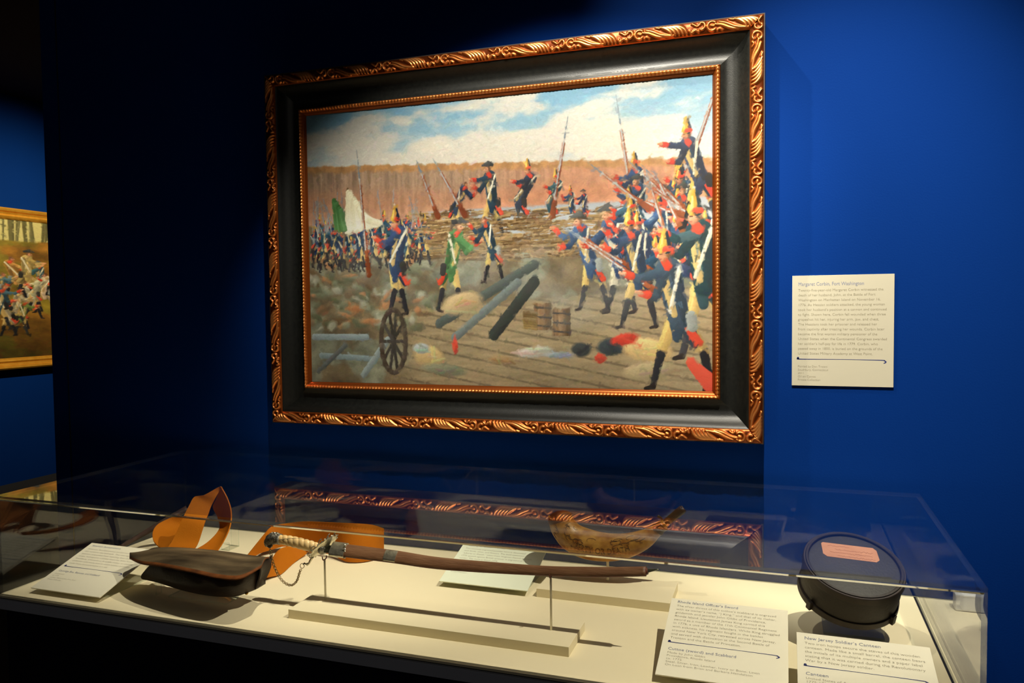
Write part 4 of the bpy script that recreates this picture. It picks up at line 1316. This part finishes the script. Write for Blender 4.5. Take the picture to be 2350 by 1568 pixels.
for i in range(nl):
    o = link0 if i == 0 else link0.copy()
    if i:
        COL.objects.link(o); o.parent = chain
    s0 = (i + .5) * pitch
    k = int(np.searchsorted(seglen, s0)); k = min(max(k, 1), 398)
    d = Vector(CP[k + 1] - CP[k - 1]).normalized()
    q = d.to_track_quat('X', 'Z')
    o.rotation_mode = 'QUATERNION'
    o.rotation_quaternion = q @ Matrix.Rotation(math.radians(48 if i % 2 else -42), 3, 'X').to_quaternion()
    o.location = CP[k] - WO
V, F = torus_data(.0048, .0007, 1.0, 24, 6)
o = mesh_obj('end_ring', V, F, M['chain'], chain, True); o.location = np.array([-.9325, 1.366, 1.0215]) - WO; o.rotation_euler = (math.radians(80), 0, 0)
tube('end_hook', np.array([(-.9300, 1.366, 1.0245), (-.9270, 1.366, 1.0275), (-.9235, 1.366, 1.0262), (-.9200, 1.368, 1.0280)]) - WO, [.0012, .0016, .0014, .0012], M['silver_dark'], chain, n=14, seg=8)
tag(sword, 'slim officer\u2019s sword with twisted ivory grip, silver guard and chain in brown leather scabbard', 'sword')

# ------------------------------------------------------------------ powder horn
horn = empty('powder_horn', (-0.3558, 1.655, RZ))
HO = np.array(horn.location)
HC = np.array([(-0.4600, 1.655, 1.0800), (-0.4554, 1.655, 1.0651), (-0.4358, 1.655, 1.0434), (-0.4035, 1.655, 1.0307), (-0.3599, 1.655, 1.027), (-0.317, 1.655, 1.0337), (-0.2767, 1.655, 1.0515), (-0.2489, 1.655, 1.0735), (-0.2305, 1.655, 1.0909)])
HR = [.0265, .0285, .0310, .0325, .0305, .0265, .0205, .0125, .0085]
nH = 90
hc = spline(HC, nH); hr = spline(HR, nH)[:, 0]
HG = tube_grid(hc, hr, 48)
loft('horn_body', HG - HO, M['horn'], horn)
# domed wooden plug at the wide end
pd = spline([(-.4605, 1.655, 1.0790), (-.4635, 1.655, 1.0860), (-.4655, 1.655, 1.0935), (-.4665, 1.655, 1.0980)], 20)
loft('plug', tube_grid(pd, spline([.0278, .0265, .0190, .0020], 20)[:, 0], 36) - HO, M['horn_plug'], horn)
for k in range(4):
    a = k * 1.5 + .6
    ball('peg', np.array([-.4655 + .020 * math.cos(a), 1.655 + .022 * math.sin(a) - .002, 1.0885]) - HO, .0022, M['brass'], horn)
# carved collar and dark spout
loft('collar', tube_grid(spline([(-.2480, 1.655, 1.0740), (-.2420, 1.655, 1.0800), (-.2350, 1.655, 1.0860)], 16), spline([.0150, .0118, .0132], 16)[:, 0], 24) - HO, M['horn_tip'], horn)
loft('spout', tube_grid(spline([(-0.2424, 1.655, 1.0800), (-0.2305, 1.655, 1.0910), (-0.2151, 1.655, 1.1045), (-0.1965, 1.655, 1.1215), (-.1945, 1.655, 1.1235)], 30), spline([.0098, .0080, .0086, .0088, .0060], 30)[:, 0], 20) - HO, M['horn_tip'], horn)
tube('peg_stopper', np.array([(-.2380, 1.655, 1.0960), (-.2400, 1.652, 1.1010), (-.2450, 1.650, 1.1045), (-.2470, 1.650, 1.1060)]) - HO, [.0020, .0020, .0034, .0028], M['horn_tip'], horn, n=12, seg=8)
def on_horn(s, a):
    """s 0..1 along the axis, a angle: 0 faces the viewer, + up."""
    i = s * (nH - 1); k = min(int(i), nH - 2); f = i - k
    c0 = hc[k] * (1 - f) + hc[k + 1] * f; r0 = hr[k] * (1 - f) + hr[k + 1] * f
    T = hc[k + 1] - hc[k]; T /= np.linalg.norm(T)
    U = np.cross(T, np.array([0, 1.0, 0])); U = U if U[2] > 0 else -U
    return c0 + (r0 + .0004) * (np.array([0, -1.0, 0]) * math.cos(a) + U * math.sin(a))
tx = text_mesh('engraved_motto', 'LIBERTY OR DEATH', .01, M['engrave'], horn, 0, 0)
me = tx.data
for v in me.vertices:
    s = .285 + v.co.x * 4.3
    a = -.02 + (v.co.y + .0035) * 62
    v.co = Vector(on_horn(s, a) - HO)
me.update()
# engraved vine scrolls
for k in range(26):
    s0 = rng.uniform(.08, .86); a0 = rng.uniform(-.55, 1.1)
    if .22 < s0 < .75 and -.5 < a0 < .1:
        a0 += .75
    ph = rng.uniform(0, 6.28)
    pts = [on_horn(min(.97, s0 + .020 * b * math.cos(ph + 1.1 * b)), a0 + .085 * b * math.sin(ph + 1.1 * b)) - HO for b in np.linspace(.3, 3.0, 12)]
    tube('engraved_scroll', pts, [.00042] * 12, M['engrave'], horn, n=30, seg=5)
tag(horn, 'engraved honey-coloured powder horn with dark spout raised at the back of the case', 'powder horn')

# ------------------------------------------------------------------ canteen
nrm = Vector((.127, -.403, .9075)).normalized()
xa = (Vector((1, 0, 0)) - nrm * nrm.x).normalized()
xa = (Matrix.Rotation(math.radians(5), 3, nrm) @ xa).normalized()
ya = nrm.cross(xa)
can = empty('canteen', (0.1253, 1.530, 1.0780))
can.matrix_world = Matrix(((xa.x, ya.x, nrm.x, 0.1253), (xa.y, ya.y, nrm.y, 1.530), (xa.z, ya.z, nrm.z, 1.0785), (0, 0, 0, 1)))
lathe('barrel', [(.0001, -.075), (.080, -.075), (.0835, -.0745), (.0845, -.060), (.0855, -.040), (.0850, -.018), (.0838, -.004), (.0828, -.0004), (.0790, 0), (.0780, -.001), (.0778, -.0045), (.0770, -.0055)], M['canteen'], can, seg=96)
lathe('head_board', [(.0772, -.0085), (.0772, -.0052), (.0750, -.0045), (.0001, -.0042)], M['canteen_head'], can, seg=96)
for z0, z1, nm in ((-.0150, -.0020, 'iron_hoop'), (-.0738, -.0608, 'iron_hoop')):
    lathe(nm, [(.0840, z0), (.0872, z0), (.0880, z0 + .001), (.0872, z1 - .001), (.0862, z1), (.0836, z1)], M['iron'], can, seg=96, cap=False)
for a in (215, 318):
    r = math.radians(a)
    o = box('strap_lug', (-.005, -.0025, -.009), (.005, .004, .009), M['iron'], can, bevel=.001)
    o.location = (.0890 * math.cos(r), .0890 * math.sin(r), -.0655)
    o.rotation_euler = (0, 0, r - math.radians(90))
# paper label with clipped corners and faded handwriting
w2, h2, cc_ = .0490, .0190, .0065
cx_, cy_ = -.001, .033
pts = [(-w2 + cc_, -h2), (w2 - cc_, -h2), (w2, -h2 + cc_), (w2 - .001, h2 - cc_), (w2 - cc_, h2), (-w2 + cc_ * .5, h2), (-w2, h2 - cc_ * .5), (-w2, -h2 + cc_)]
V = [(x + cx_, y + cy_, -.0038) for x, y in pts] + [(x + cx_, y + cy_, -.0045) for x, y in pts]
F = [tuple(range(8))] + [(i, (i + 1) % 8, 8 + (i + 1) % 8, 8 + i) for i in range(8)]
pap = mesh_obj('paper_label', V, F, M['paper'], can)
pap['label'] = 'salmon paper label with faded handwriting'
for row, (xs, xe) in enumerate(((-.038, .002), (-.026, .040), (-.036, .038), (-.024, .042))):
    pts = []
    x = xs
    yb = cy_ + h2 - .0075 - row * .0086
    while x < xe:
        pts.append((x + cx_, yb + rng.uniform(-.0014, .0020), -.00365)); x += .0016
    tube('handwriting', pts, [.00028] * len(pts), M['paper_ink'], pap, n=len(pts) * 3, seg=4)
tag(can, 'round dark wooden canteen with a salmon paper label, tilted on a clear stand', 'canteen')
clear_stand('canteen_stand', [((-.052, -.003, 0), (.052, 0, .052)), ((-.052, 0, 0), (.052, .10, .003)), ((-.052, .10, 0), (.052, .103, .085))], (.127, 1.548, DZ), 'clear acrylic stand under the round canteen')
bx = empty('humidity_logger', (.150, 1.755, DZ))
box('housing', (-.052, -.014, .0005), (.052, .014, .033), M['white'], bx, bevel=.003)
box('lid', (-.0525, -.0145, .0285), (.0525, .0145, .0345), M['white'], bx, bevel=.002)
tag(bx, 'small white plastic box on the deck behind the canteen', 'box')
